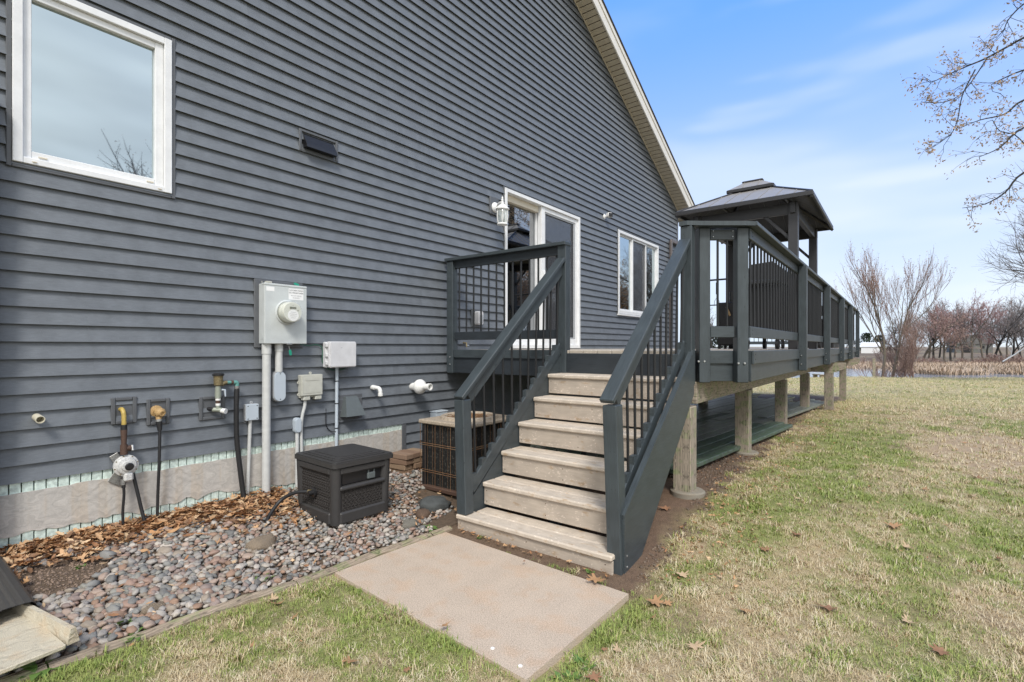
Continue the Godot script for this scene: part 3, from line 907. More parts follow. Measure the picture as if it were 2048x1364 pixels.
		m.lathe([[0.0, -0.12], [0.128, -0.12], [0.131, s[2] - g - 0.010], [0.120, s[2] - g], [0.0, s[2] - g]], 22)
		obj("concrete_footing", m, M.footing, dk, Transform3D(Basis(), V(s[0] + 0.01, g, s[1] + 0.02)))

const TX := [2.685, 2.907, 3.129, 3.351, 3.573, 3.795]
const TY := [-1.215, -1.018, -0.820, -0.618, -0.430, -0.240]

func build_stairs():
	var s = thing("deck_stairs", "six step outdoor staircase with worn taupe treads and slate painted handrails", "stairs")
	for i in 6:
		var z0 = 1.535 if i else 1.47
		var z1 = 2.66 if i else 2.715
		var fx = TX[i]
		for k in 2:
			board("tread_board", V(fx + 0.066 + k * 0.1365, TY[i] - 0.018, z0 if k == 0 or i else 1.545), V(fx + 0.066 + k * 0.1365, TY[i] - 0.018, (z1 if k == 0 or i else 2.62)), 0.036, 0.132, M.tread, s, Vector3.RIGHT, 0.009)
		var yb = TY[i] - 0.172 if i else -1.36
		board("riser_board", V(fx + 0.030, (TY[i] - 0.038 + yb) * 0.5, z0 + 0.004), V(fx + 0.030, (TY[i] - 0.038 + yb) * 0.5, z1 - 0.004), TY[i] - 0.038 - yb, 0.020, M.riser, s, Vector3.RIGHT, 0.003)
		for zz in [z0 + 0.03, (z0 + z1) * 0.5, z1 - 0.05]:
			var nl = mb()
			for y in [-0.065, -0.145]: nl.box(V(fx + 0.0195, TY[i] + y, zz), Vector3(0.002, 0.006, 0.006))
			obj("nail_head", nl, M.rust_dark, s)
	# stringers
	for q in [[1.497, 1.533], [2.724, 2.762]]:
		var pl
		if q[0] < 2: pl = [Vector2(2.79, -1.38), Vector2(2.79, -1.12), Vector2(4.04, -0.03), Vector2(4.04, -0.36), Vector2(2.99, -1.38)]
		else: pl = [Vector2(2.76, -1.40), Vector2(2.76, -0.985), Vector2(4.02, -0.02), Vector2(4.02, -0.37), Vector2(2.90, -1.40)]
		var m = mb()
		for k in pl.size(): pl[k].y += H
		m.prism(PackedVector2Array(pl), q[0], q[1])
		obj("stringer", m, M.slate, s)
	var mid = mb()
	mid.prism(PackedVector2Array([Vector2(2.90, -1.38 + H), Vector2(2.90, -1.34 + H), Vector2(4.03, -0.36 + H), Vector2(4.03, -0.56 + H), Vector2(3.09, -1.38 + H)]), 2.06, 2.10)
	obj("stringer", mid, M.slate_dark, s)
	# newels lean a little
	var lean = 0.035
	var n1 = post("newel_post", 2.735, 1.515, -1.213, -0.385, M.slate, s, 0.090)
	n1.transform = Transform3D(Basis(Vector3.RIGHT, -lean), n1.position + Vector3(0, 0, -0.006)) * Transform3D(n1.basis, Vector3.ZERO)
	var n2 = post("newel_post", 2.775, 2.685, -1.40, -0.345, M.slate, s, 0.090)
	n2.transform = Transform3D(Basis(Vector3.RIGHT, -lean), n2.position + Vector3(0, 0, 0.01)) * Transform3D(n2.basis, Vector3.ZERO)
	post("newel_post", 4.045, 2.705, -0.30, 0.953, M.slate, s, 0.089)
	bolt(V(2.775 + 0.02, -1.235, 2.755), Vector3.BACK, s, 0.008)
	bolt(V(2.775 + 0.02, -1.30, 2.757), Vector3.BACK, s, 0.008)
	# handrails, lower rails, wedge seats, balusters
	for q in [[1.497, 1.547, 2.69, -0.372, 4.015, 0.815, 2.785, -1.045, 4.03, 0.005, 1.525], [2.663, 2.70, 2.725, -0.325, 4.0, 0.838, 2.825, -0.985, 4.01, 0.020, 2.682]]:
		var A = V(q[2], q[3], q[0]); var B = V(q[4], q[5], q[1])
		var u = (B - A).normalized()
		var nn = Vector3(-u.y, u.x, 0).normalized()
		board("handrail", A, B, 0.034, 0.092, M.slate, s, Vector3.BACK, 0.005)
		board("rail_board", A - nn * 0.066 + u * 0.07, B - nn * 0.066, 0.092, 0.034, M.slate, s, Vector3.BACK, 0.004)
		var C = V(q[6], q[7], q[10]); var D = V(q[8], q[9], q[10])
		board("lower_rail", C, D, 0.088, 0.036, M.slate, s, Vector3.BACK, 0.004)
		var ul = (D - C).normalized()
		var nl = Vector3(-ul.y, ul.x, 0)
		var n = 11
		for k in n:
			var f = (k + 0.75) / n
			var p = C.lerp(D, f) + nl * 0.044
			var tp = A.lerp(B, (p.x - A.x) / (B.x - A.x)) - nn * 0.11
			rod("baluster", Vector3(p.x, p.y, p.z), Vector3(p.x, tp.y, lerpf(p.z, tp.z, 0.8)), 0.0095, M.baluster, s)
			var m = mb()
			var x0 = p.x - 0.058
			var y0 = p.y - 0.058 * ul.y / ul.x
			m.prism(PackedVector2Array([Vector2(x0, y0 - 0.004), Vector2(x0 + 0.066, y0 + 0.066 * ul.y / ul.x - 0.004), Vector2(x0 + 0.066 - 0.02, y0 + 0.066 * ul.y / ul.x), Vector2(x0, y0 + 0.052)]), p.z - 0.017, p.z + 0.017)
			obj("baluster_seat", m, M.slate, s)

# ------------------------------------------------------------------ gazebo, grills
func build_gazebo():
	var x0 = 7.31; var x1 = 9.69; var z0 = 1.46; var z1 = 3.17; var ye = 1.95; var yt = 2.37
	var g = thing("gazebo", "dark metal grill gazebo with a two tiered hard roof standing on the deck", "gazebo", V(8.5, 0, 2.315))
	var o = g.position
	for p in [[7.55, 1.70], [9.45, 1.70], [7.55, 2.93], [9.45, 2.93]]:
		post("post", p[0], p[1], -0.03, 1.90, M.gazebo, g, 0.112)
	for zz in [1.70, 2.93]: board("eave_beam", V(7.46, 1.82, zz), V(9.54, 1.82, zz), 0.14, 0.06, M.gazebo, g)
	for xx in [7.55, 9.45]: board("eave_beam", V(xx, 1.822, 1.64), V(xx, 1.822, 2.99), 0.14, 0.06, M.gazebo, g, Vector3.RIGHT)
	# lower roof: four slopes of standing seam panels
	var cx = 8.5; var cz = 2.27
	var tx = 0.19; var tz = 0.27
	var corners = [[V(x0, ye, z0), V(x0, ye, z1), V(cx - tx, yt, cz + tz), V(cx - tx, yt, cz - tz)], [V(x0, ye, z1), V(x1, ye, z1), V(cx + tx, yt, cz + tz), V(cx - tx, yt, cz + tz)], [V(x1, ye, z1), V(x1, ye, z0), V(cx + tx, yt, cz - tz), V(cx + tx, yt, cz + tz)], [V(x1, ye, z0), V(x0, ye, z0), V(cx - tx, yt, cz - tz), V(cx + tx, yt, cz - tz)]]
	for c in corners:
		roof_side(g, c, o, 0.21)
	# eave rim
	for e in [[V(x0, ye - 0.02, z0 - 0.01), V(x0, ye - 0.02, z1 + 0.01), Vector3.RIGHT], [V(x1, ye - 0.02, z0 - 0.01), V(x1, ye - 0.02, z1 + 0.01), Vector3.RIGHT], [V(x0, ye - 0.021, z1), V(x1, ye - 0.021, z1), Vector3.BACK], [V(x0, ye - 0.021, z0), V(x1, ye - 0.021, z0), Vector3.BACK]]:
		board("eave_rim", e[0], e[1], 0.06, 0.03, M.gazebo, g, e[2], 0.006)
	# hips and inside frame
	for c in [[x0, z0, -1, -1], [x0, z1, -1, 1], [x1, z0, 1, -1], [x1, z1, 1, 1]]:
		var A = V(c[0], ye, c[1]); var B = V(cx + c[2] * tx, yt, cz + c[3] * tz)
		rod("hip_ridge", A + Vector3(0, 0.008, 0), B + Vector3(0, 0.008, 0), 0.014, M.gazebo, g, 6)
		board("hip_rafter", A - Vector3(0, 0.05, 0), B - Vector3(0, 0.05, 0), 0.05, 0.04, M.gazebo, g, Vector3(0.7, 0, 0.7))
	for q in [[V(7.9, 2.13, 1.89), V(7.9, 2.13, 2.74), Vector3.RIGHT], [V(9.1, 2.13, 1.89), V(9.1, 2.13, 2.74), Vector3.RIGHT], [V(7.9, 2.131, 1.89), V(9.1, 2.131, 1.89), Vector3.BACK], [V(7.9, 2.131, 2.74), V(9.1, 2.131, 2.74), Vector3.BACK]]:
		board("purlin", q[0], q[1], 0.04, 0.03, M.gazebo, g, q[2])
	for p in [[7.55, 1.70], [7.55, 2.93], [9.45, 1.70], [9.45, 2.93]]:
		var sz = 1.0 if p[1] < 2 else -1.0
		board("brace", V(p[0], 1.42, p[1] + sz * 0.03), V(p[0], 1.78, p[1] + sz * 0.36), 0.04, 0.03, M.gazebo, g, Vector3.RIGHT)
	# cupola
	cz = 2.235
	for c in [[-1, -1], [-1, 1], [1, -1], [1, 1]]:
		post("cupola_post", cx + c[0] * 0.15, cz + c[1] * 0.22, 2.30, 2.42, M.gazebo, g, 0.035)
	var u0 = cx - 0.225; var u1 = cx + 0.225; var w0 = cz - 0.32; var w1 = cz + 0.32
	var ap = 0.03
	for c in [[V(u0, 2.42, w0), V(u0, 2.42, w1), V(cx - ap, 2.555, cz + 0.12), V(cx - ap, 2.555, cz - 0.12)], [V(u0, 2.42, w1), V(u1, 2.42, w1), V(cx + ap, 2.555, cz + 0.12), V(cx - ap, 2.555, cz + 0.12)], [V(u1, 2.42, w1), V(u1, 2.42, w0), V(cx + ap, 2.555, cz - 0.12), V(cx + ap, 2.555, cz + 0.12)], [V(u1, 2.42, w0), V(u0, 2.42, w0), V(cx - ap, 2.555, cz - 0.12), V(cx + ap, 2.555, cz - 0.12)]]:
		roof_side(g, c, o, 0.22)
	for e in [[V(u0, 2.40, w0), V(u0, 2.40, w1), Vector3.RIGHT], [V(u1, 2.40, w0), V(u1, 2.40, w1), Vector3.RIGHT], [V(u0, 2.399, w1), V(u1, 2.399, w1), Vector3.BACK], [V(u0, 2.399, w0), V(u1, 2.399, w0), Vector3.BACK]]:
		board("eave_rim", e[0], e[1], 0.045, 0.025, M.gazebo, g, e[2], 0.004)
	var cap = mb()
	cap.box(V(cx, 2.56, cz) - o, Vector3(0.10, 0.03, 0.30), 0.01)
	obj("roof_cap", cap, M.gazebo, g)
	# tool rails across the far end
	rod("tool_rail", V(9.42, 1.20, 1.10), V(9.42, 1.20, 2.95), 0.016, M.gazebo, g)
	rod("tool_rail", V(9.42, 0.75, 1.25), V(9.42, 0.75, 1.72), 0.010, M.gazebo, g)
	rod("tool_rail", V(9.42, 0.83, 1.70), V(9.42, 0.83, 2.93), 0.010, M.gazebo, g)
	# spatula hanging from the rail
	var sp = thing("barbecue_fork", "black handled barbecue fork hanging under the gazebo rail", "utensil", V(9.40, 1.18, 1.45))
	var hm = mb()
	hm.tube([Vector3(0, 0, 0), Vector3(0, -0.03, 0)], 0.004, 6)
	hm.tube([Vector3(0, -0.03, 0), Vector3(0, -0.24, 0)], 0.017, 8)
	obj("handle", hm, M.black_plastic, sp)
	var tm = mb()
	tm.tube([Vector3(0, -0.24, 0), Vector3(0, -0.30, 0)], 0.004, 6)
	for k in [-1.0, 1.0]: tm.tube([Vector3(0, -0.30, 0), Vector3(0, -0.36, k * 0.04), Vector3(0, -0.45, k * 0.045)], 0.004, 6)
	obj("tines", tm, M.steel, sp)

func roof_side(g, c, o, step):
	# c: eave left, eave right, top right, top left; seams run up the slope
	var nrm = (c[1] - c[0]).cross(c[2] - c[0]).normalized()
	if nrm.y < 0: nrm = -nrm
	var w = c[0].distance_to(c[1])
	var n = maxi(2, int(round(w / step)))
	var along = (c[1] - c[0]).normalized()
	var up = nrm.cross(along).normalized()
	if up.y < 0: up = -up
	var L = (c[3] - c[0])
	var rise = L.dot(up)
	var a_tl = L.dot(along); var a_tr = (c[2] - c[0]).dot(along)
	for i in n:
		var s0 = w * i / n; var s1 = w * (i + 1) / n - 0.004
		var top = func(s): return rise * clampf(minf(s / maxf(a_tl, 0.001), (w - s) / maxf(w - a_tr, 0.001)), 0, 1)
		var P = [c[0] + along * s0, c[0] + along * s1]
		var mids = [s1]
		for kx in [a_tr, a_tl]:
			if kx > s0 and kx < s1: mids.append(kx)
		mids.sort()
		mids.reverse()
		var poly = P.duplicate()
		for s in mids: poly.append(c[0] + along * s + up * top.call(s))
		poly.append(c[0] + along * s0 + up * top.call(s0))
		var m = mb()
		var q = []
		for p in poly:
			if q.is_empty() or (p - o).distance_to(q[-1]) > 0.002: q.append(p - o)
		if q[0].distance_to(q[-1]) < 0.002: q.pop_back()
		if q.size() < 3: continue
		if (q[1] - q[0]).cross(q[2] - q[0]).dot(nrm) < 0: q.reverse()
		m.poly(q)
		var lo = []
		for p in q: lo.append(p - nrm * 0.008)
		lo.reverse()
		var lm = mb()
		lm.poly(lo)
		if top.call(s0) > 0.03: m.tube([c[0] + along * s0 - o + nrm * 0.004, c[0] + along * s0 + up * top.call(s0) - o + nrm * 0.004], 0.006, 5)
		obj("lining", lm, M.gazebo_lining, obj("roof_panel", m, M.gazebo_roof, g))

func build_grills():
	var g = thing("barbecue_grill", "large black barbecue grill on casters behind the first railing span", "grill", V(7.75, -0.03, 2.62))
	var m = mb()
	m.box(Vector3(0, 0.52, 0), Vector3(1.25, 0.62, 0.48), 0.015)
	obj("cabinet", m, M.grill, g)
	m = mb()
	m.prism(PackedVector2Array([Vector2(-0.26, 0.84), Vector2(0.26, 0.84), Vector2(0.26, 0.98), Vector2(0.16, 1.13), Vector2(-0.10, 1.15), Vector2(-0.24, 1.02)]), -0.42, 0.42)
	obj("hood", m, M.grill, g, Transform3D(Basis(Vector3.FORWARD, Vector3.UP, Vector3.RIGHT), Vector3.ZERO))
	m = mb()
	m.tube([Vector3(-0.32, 0.99, 0.30), Vector3(0.32, 0.99, 0.30)], 0.014, 8)
	obj("hood_handle", m, M.steel, g)
	for sx in [-0.72, 0.72]:
		m = mb()
		m.box(Vector3(sx, 0.84, 0), Vector3(0.30, 0.05, 0.46), 0.01)
		obj("side_shelf", m, M.grill, g)
	for sx in [-0.55, 0.55]:
		for sz in [-0.18, 0.18]:
			m = mb()
			m.box(Vector3(sx, 0.17, sz), Vector3(0.04, 0.10, 0.04))
			var c = obj("caster", m, M.grill, g)
			var w = mb()
			w.tube([Vector3(sx, 0.065, sz - 0.02), Vector3(sx, 0.065, sz + 0.02)], 0.062, 14)
			obj("wheel", w, M.black_rubber, c)
	var t = thing("griddle_cart", "low black griddle cart on casters further along the deck railing", "grill", V(10.6, -0.03, 2.62))
	m = mb()
	m.box(Vector3(0, 0.72, 0), Vector3(1.4, 0.20, 0.5), 0.012)
	obj("griddle", m, M.grill, t)
	m = mb()
	m.box(Vector3(0, 0.24, 0), Vector3(1.3, 0.16, 0.46), 0.01)
	obj("lower_shelf", m, M.grill, t)
	for sx in [-0.64, 0.64]:
		for sz in [-0.21, 0.21]:
			m = mb()
			m.box(Vector3(sx, 0.42, sz), Vector3(0.04, 0.60, 0.04))
			var c = obj("leg", m, M.grill, t)
			var w = mb()
			w.tube([Vector3(sx, 0.062, sz - 0.02), Vector3(sx, 0.062, sz + 0.02)], 0.06, 14)
			obj("wheel", w, M.black_rubber, c)
	var b = thing("deck_box", "black plastic storage box against the railing at the deck's far half", "storage box", V(13.2, -0.03, 2.66))
	m = mb()
	m.box(Vector3(0, 0.29, 0), Vector3(1.3, 0.56, 0.55), 0.02)
	obj("box_body", m, M.grill, b)
	m = mb()
	m.box(Vector3(0, 0.60, 0), Vector3(1.36, 0.06, 0.60), 0.02)
	obj("lid", m, M.black_plastic, b)
	var k = thing("smoker", "black upright smoker with a wooden door handle beside the gazebo post", "smoker", V(9.15, -0.03, 1.76))
	m = mb()
	m.box(Vector3(0, 0.42, 0), Vector3(0.42, 0.72, 0.36), 0.015)
	obj("cabinet", m, M.grill, k)
	m = mb()
	m.lathe([[0.0, 0.98], [0.035, 0.97], [0.035, 0.80], [0.06, 0.79], [0.0, 0.78]], 14)
	obj("chimney", m, M.grill, k)
	m = mb()
	m.tube([Vector3(-0.245, 0.70, -0.02), Vector3(-0.255, 0.55, 0.04)], 0.017, 8)
	obj("door_handle", m, M.wood_handle, k)
	for c in [[-0.18, -0.15], [0.18, -0.15], [-0.18, 0.15], [0.18, 0.15]]:
		m = mb()
		m.box(Vector3(c[0], 0.03, c[1]), Vector3(0.04, 0.07, 0.04))
		obj("foot", m, M.grill, k)

# ------------------------------------------------------------------ things on the wall
func tubep(nm, pts: Array, r, mt, parent, sides = 10, caps = true):
	var m = mb()
	var q = []
	for p in pts: q.append(p - parent.position)
	m.tube(q, r, sides, caps)
	return obj(nm, m, mt, parent)

func boxp(nm, c: Vector3, s: Vector3, bev, mt, parent, bs = Basis()):
	var m = mb()
	m.box(Vector3.ZERO, s, bev)
	return obj(nm, m, mt, parent, Transform3D(bs, c - parent.position))

func curve(pts: Array, n := 6) -> Array:
	# smooth line through the points
	var out = []
	for i in pts.size() - 1:
		var a = pts[maxi(i - 1, 0)]; var b = pts[i]; var c = pts[i + 1]; var d = pts[mini(i + 2, pts.size() - 1)]
		for k in n: out.append(b.cubic_interpolate(c, a, d, float(k) / n))
	out.append(pts[-1])
	return out

func disc(nm, c: Vector3, dir: Vector3, prof: Array, mt, parent, segs = 24):
	# prof of [radius, distance along dir]
	var y = dir.normalized()
	var x = (Vector3.UP if absf(y.y) < 0.9 else Vector3.RIGHT).cross(y).normalized()
	var m = mb()
	m.lathe(prof, segs)
	return obj(nm, m, mt, parent, Transform3D(Basis(x, y, x.cross(y)), c - parent.position))

func rounded_rect(w, h, r, n = 5) -> PackedVector2Array:
	var p = PackedVector2Array()
	for c in [[1, 1, 0.0], [-1, 1, 90.0], [-1, -1, 180.0], [1, -1, 270.0]]:
		for k in n + 1:
			var a = deg_to_rad(c[2] + 90.0 * k / n)
			p.append(Vector2(c[0] * (w * 0.5 - r) + r * cos(a), c[1] * (h * 0.5 - r) + r * sin(a)))
	return p

# rounded slab facing +z with a softened front edge
func plate(nm, x0, x1, y0, y1, z0, z1, r, mt, parent, bev = 0.004):
	var m = mb()
	m.prism(rounded_rect(x1 - x0, y1 - y0, r), 0, z1 - z0 - bev)
	m.prism(rounded_rect(x1 - x0 - bev * 1.6, y1 - y0 - bev * 1.6, maxf(r - bev * 0.8, 0.001)), z1 - z0 - bev - 0.0005, z1 - z0)
	return obj(nm, m, mt, parent, Transform3D(Basis(), V((x0 + x1) * 0.5, (y0 + y1) * 0.5, z0) - parent.position))

func text(nm, s: String, c: Vector3, h, mt, parent, width = 0.0):
	var t = TextMesh.new()
	t.text = s
	var f = SystemFont.new()
	f.font_names = PackedStringArray(["Droid Sans"])
	t.font = f
	t.font_size = 32
	t.pixel_size = h / 32.0 * 1.3
	t.depth = 0.0006
	var o = obj(nm, t, mt, parent, Transform3D(Basis(), c - parent.position))
	return o

func mount_block(x0, x1, y0, y1, label):
	var b = thing("mounting_block", label, "mounting block", V((x0 + x1) * 0.5, (y0 + y1) * 0.5, 0.0), "siding mounting blocks low on the wall")
	var w = 0.024
	var m = mb()
	var hx = (x1 - x0) * 0.5; var hy = (y1 - y0) * 0.5
	m.box(Vector3(-hx + w * 0.5, 0, 0.015), Vector3(w, hy * 2, 0.034), 0.005)
	m.box(Vector3(hx - w * 0.5, 0, 0.015), Vector3(w, hy * 2, 0.034), 0.005)
	m.box(Vector3(0, hy - w * 0.5, 0.0148), Vector3(hx * 2 - w * 2, w, 0.033), 0.005)
	m.box(Vector3(0, -hy + w * 0.5, 0.0148), Vector3(hx * 2 - w * 2, w, 0.033), 0.005)
	obj("frame", m, M.siding_trim, b)
	m = mb()
	m.box(Vector3(0, 0, 0.013), Vector3(hx * 2 - w * 2, hy * 2 - w * 2, 0.014))
	obj("back_plate", m, M.siding_trim, b)
	return b

func build_wall_fittings():
	# cut end of a drain pipe
	var p = thing("drain_pipe", "short off white plastic pipe stub sticking out of the siding at the far left", "pipe", V(0.672, -0.41, 0))
	disc("pipe", p.position, Vector3(0.02, -0.10, 1), [[0.021, -0.02], [0.022, 0.10], [0.018, 0.1005], [0.017, 0.03], [0.0, 0.03]], M.pvc_dirty, p)
	mount_block(1.023, 1.163, -0.500, -0.325, "recessed grey block behind the yellow gas pipe")
	mount_block(1.216, 1.354, -0.529, -0.350, "recessed grey block behind the bronze hose faucet")
	mount_block(1.538, 1.715, -0.534, -0.361, "recessed grey block behind the irrigation valve")
	# gas regulator
	var g = thing("gas_regulator", "white round gas regulator on rusty pipe with a yellow inlet", "regulator", V(1.09, -0.75, 0.05))
	tubep("yellow_pipe", curve([V(1.075, -0.405, 0.015), V(1.076, -0.404, 0.045), V(1.078, -0.425, 0.066), V(1.079, -0.46, 0.070), V(1.079, -0.505, 0.070)]), 0.0135, M.yellow_pipe, g)
	tubep("coupling", [V(1.079, -0.50, 0.07), V(1.079, -0.535, 0.07)], 0.018, M.black_plastic, g)
	tubep("rusty_pipe", [V(1.079, -0.533, 0.07), V(1.079, -0.545, 0.07), V(1.079, -0.62, 0.07), V(1.079, -0.635, 0.07)], [0.019, 0.018, 0.0145, 0.017], M.rust_dark, g)
	tubep("tee", [V(1.079, -0.63, 0.07), V(1.079, -0.692, 0.07)], 0.0205, M.rust_dark, g)
	tubep("tee_branch", [V(1.079, -0.655, 0.07), V(1.115, -0.655, 0.07)], 0.017, M.rust_dark, g)
	tubep("shutoff", [V(1.115, -0.655, 0.07), V(1.128, -0.655, 0.07)], 0.013, M.steel, g)
	tubep("shutoff_stem", [V(1.124, -0.64, 0.07), V(1.124, -0.672, 0.085)], 0.010, M.steel, g)
	boxp("bracket", V(1.055, -0.73, 0.03), Vector3(0.05, 0.09, 0.006), 0.002, M.steel, g, Basis(Vector3.BACK, 0.5))
	boxp("bracket", V(1.055, -0.85, 0.03), Vector3(0.08, 0.07, 0.006), 0.002, M.steel, g, Basis(Vector3.BACK, -0.6))
	disc("body", V(1.09, -0.765, 0.045), Vector3.BACK, [[0.0, 0.0], [0.055, 0.0], [0.060, 0.012], [0.068, 0.018], [0.068, 0.030], [0.058, 0.034], [0.050, 0.048], [0.034, 0.052], [0.030, 0.064], [0.0, 0.066]], M.regulator, g, 32)
	disc("vent_cap", V(1.097, -0.768, 0.109), Vector3.BACK, [[0.0, 0.0], [0.024, 0.0], [0.024, 0.006], [0.019, 0.009], [0.0, 0.009]], M.vent_black, g)
	for k in 8:
		var a = TAU * (k + 0.3) / 8
		disc("screw", V(1.09 + 0.062 * cos(a), -0.765 + 0.062 * sin(a), 0.074), Vector3.BACK, [[0.0045, 0.0], [0.0045, 0.005], [0.0, 0.005]], M.brass_old, g, 6)
	boxp("outlet_port", V(1.098, -0.838, 0.085), Vector3(0.05, 0.055, 0.04), 0.010, M.regulator, g)
	tubep("outlet_nut", [V(1.075, -0.85, 0.075), V(1.075, -0.885, 0.075)], 0.016, M.steel, g, 6)
	var h1 = thing("gas_hose", "thin dark hose hanging straight below the white regulator", "hose", V(1.075, -1.14, 0.06))
	tubep("hose", curve([V(1.075, -0.88, 0.075), V(1.078, -0.95, 0.075), V(1.073, -1.06, 0.07), V(1.074, -1.16, 0.075)]), 0.008, M.black_rubber, h1)
	tubep("nut", [V(1.075, -0.882, 0.075), V(1.076, -0.905, 0.075)], 0.012, M.black_rubber, h1, 6)
	var h2 = thing("vent_hose", "dark hose slanting from the regulator's side to the leaves", "hose", V(1.19, -1.15, 0.1))
	tubep("hose", curve([V(1.125, -0.80, 0.06), V(1.142, -0.90, 0.07), V(1.165, -1.04, 0.085), V(1.185, -1.17, 0.11)]), 0.0105, M.black_rubber, h2)
	# hose faucet
	var b = thing("hose_faucet", "bronze coloured outdoor hose faucet on the middle mounting block", "faucet", V(1.275, -0.44, 0.02))
	disc("flange", V(1.272, -0.435, 0.018), Vector3.BACK, [[0.0, 0.0], [0.038, 0.0], [0.038, 0.010], [0.022, 0.014], [0.022, 0.05], [0.0, 0.05]], M.bronze, b, 16)
	disc("valve_body", V(1.277, -0.440, 0.05), Vector3(0.15, -0.15, 1), [[0.022, 0.0], [0.033, 0.012], [0.033, 0.030], [0.026, 0.036], [0.020, 0.052], [0.012, 0.053], [0.010, 0.045], [0.0, 0.045]], M.bronze, b, 8)
	tubep("spout", [V(1.274, -0.45, 0.06), V(1.274, -0.49, 0.068)], [0.019, 0.017], M.bronze, b)
	tubep("outlet_thread", [V(1.274, -0.488, 0.068), V(1.274, -0.503, 0.07)], 0.0205, M.steel, b, 12)
	var h3 = thing("water_hose", "dark garden hose hanging from the bronze faucet to the ground", "hose", V(1.265, -1.16, 0.07))
	tubep("hose_end", [V(1.274, -0.500, 0.07), V(1.276, -0.53, 0.07), V(1.279, -0.565, 0.07)], [0.019, 0.017, 0.013], M.black_rubber, h3)
	tubep("hose", curve([V(1.278, -0.56, 0.07), V(1.276, -0.64, 0.075), V(1.271, -0.80, 0.08), V(1.267, -1.0, 0.07), V(1.262, -1.19, 0.075)]), 0.0092, M.black_rubber, h3)
	# irrigation valve
	var iv = thing("irrigation_valve", "brass irrigation vacuum breaker with a dark cap and blue green copper elbow", "valve", V(1.645, -0.35, 0.08))
	tubep("inlet_pipe", [V(1.60, -0.452, 0.015), V(1.618, -0.454, 0.06), V(1.645, -0.460, 0.08)], 0.013, M.black_plastic, iv)
	tubep("tee", [V(1.618, -0.457, 0.055), V(1.665, -0.462, 0.10)], 0.017, M.fitting, iv)
	tubep("drain_stub", [V(1.660, -0.465, 0.095), V(1.678, -0.470, 0.125)], [0.017, 0.020], M.pvc_white, iv, 12)
	tubep("riser", [V(1.643, -0.465, 0.08), V(1.643, -0.425, 0.08)], 0.0145, M.fitting, iv)
	tubep("white_band", [V(1.643, -0.428, 0.08), V(1.643, -0.412, 0.08)], 0.0165, M.pvc_white, iv)
	tubep("red_band", [V(1.643, -0.414, 0.08), V(1.643, -0.388, 0.08)], 0.0145, M.rust_dark, iv)
	tubep("white_band", [V(1.643, -0.390, 0.08), V(1.643, -0.372, 0.08)], 0.0175, M.pvc_white, iv)
	tubep("lower_body", [V(1.643, -0.374, 0.08), V(1.643, -0.345, 0.08), V(1.643, -0.30, 0.08), V(1.643, -0.285, 0.08)], [0.021, 0.023, 0.021, 0.018], M.fitting, iv, 8)
	tubep("shutoff_handle", [V(1.665, -0.315, 0.085), V(1.685, -0.315, 0.09), V(1.690, -0.365, 0.09)], [0.009, 0.009, 0.005], M.conduit_blue, iv, 6)
	disc("bonnet", V(1.645, -0.285, 0.08), Vector3.UP, [[0.018, 0.0], [0.029, 0.008], [0.031, 0.06], [0.033, 0.075], [0.0, 0.076]], M.brass_old, iv, 16)
	disc("cap", V(1.645, -0.211, 0.08), Vector3.UP, [[0.0, 0.0], [0.039, 0.002], [0.040, 0.012], [0.030, 0.020], [0.0, 0.023]], M.black_plastic, iv, 16)
	tubep("side_port", [V(1.665, -0.275, 0.08), V(1.693, -0.262, 0.08), V(1.705, -0.262, 0.08)], [0.017, 0.016, 0.013], M.brass_old, iv)
	tubep("copper_pipe", [V(1.70, -0.262, 0.08), V(1.735, -0.264, 0.08)], 0.0125, M.copper_green, iv)
	tubep("coupling", [V(1.732, -0.264, 0.08), V(1.750, -0.265, 0.08)], 0.0155, M.rust_dark, iv)
	tubep("elbow", curve([V(1.748, -0.265, 0.08), V(1.768, -0.266, 0.08), V(1.776, -0.276, 0.08), V(1.776, -0.302, 0.08)]), 0.0155, M.copper_green, iv)
	tubep("hose_clamp", [V(1.776, -0.292, 0.08), V(1.776, -0.318, 0.08)], 0.0185, M.steel, iv)
	var bp = thing("irrigation_pipe", "thick black plastic pipe running from the irrigation valve down into leaves", "pipe", V(1.83, -1.2, 0.1))
	tubep("pipe", curve([V(1.776, -0.312, 0.08), V(1.772, -0.45, 0.08), V(1.778, -0.70, 0.075), V(1.806, -1.0, 0.085), V(1.822, -1.17, 0.10), V(1.838, -1.30, 0.12)]), 0.0185, M.black_rubber, bp, 12)
	tubep("ground_end", curve([V(1.835, -1.205, 0.13), V(1.89, -1.20, 0.20), V(1.945, -1.215, 0.26)]), 0.0125, M.black_rubber, bp)
	# small junction box
	var sb = thing("junction_box", "small grey four screw junction box on a thin conduit left of the meter", "electrical box", V(1.90, -0.5, 0.03))
	plate("lid", 1.853, 1.948, -0.567, -0.443, 0.052, 0.064, 0.004, M.conduit_blue, sb)
	boxp("box", V(1.90, -0.505, 0.034), Vector3(0.098, 0.127, 0.04), 0.004, M.box_grey, sb)
	for c in [[1.866, -0.456], [1.935, -0.456], [1.866, -0.554], [1.935, -0.554]]:
		disc("screw", V(c[0], c[1], 0.063), Vector3.BACK, [[0.0045, 0], [0.004, 0.002], [0, 0.002]], M.vent_black, sb, 8)
	for c in [[1.91, -0.432], [1.862, -0.575]]: disc("ear", V(c[0], c[1], 0.016), Vector3.BACK, [[0.011, 0], [0.011, 0.006], [0.004, 0.006], [0.004, 0.0]], M.box_grey, sb, 12)
	tubep("conduit", [V(1.895, -0.565, 0.036), V(1.888, -0.80, 0.034), V(1.868, -1.20, 0.045)], 0.0135, M.pvc, sb)
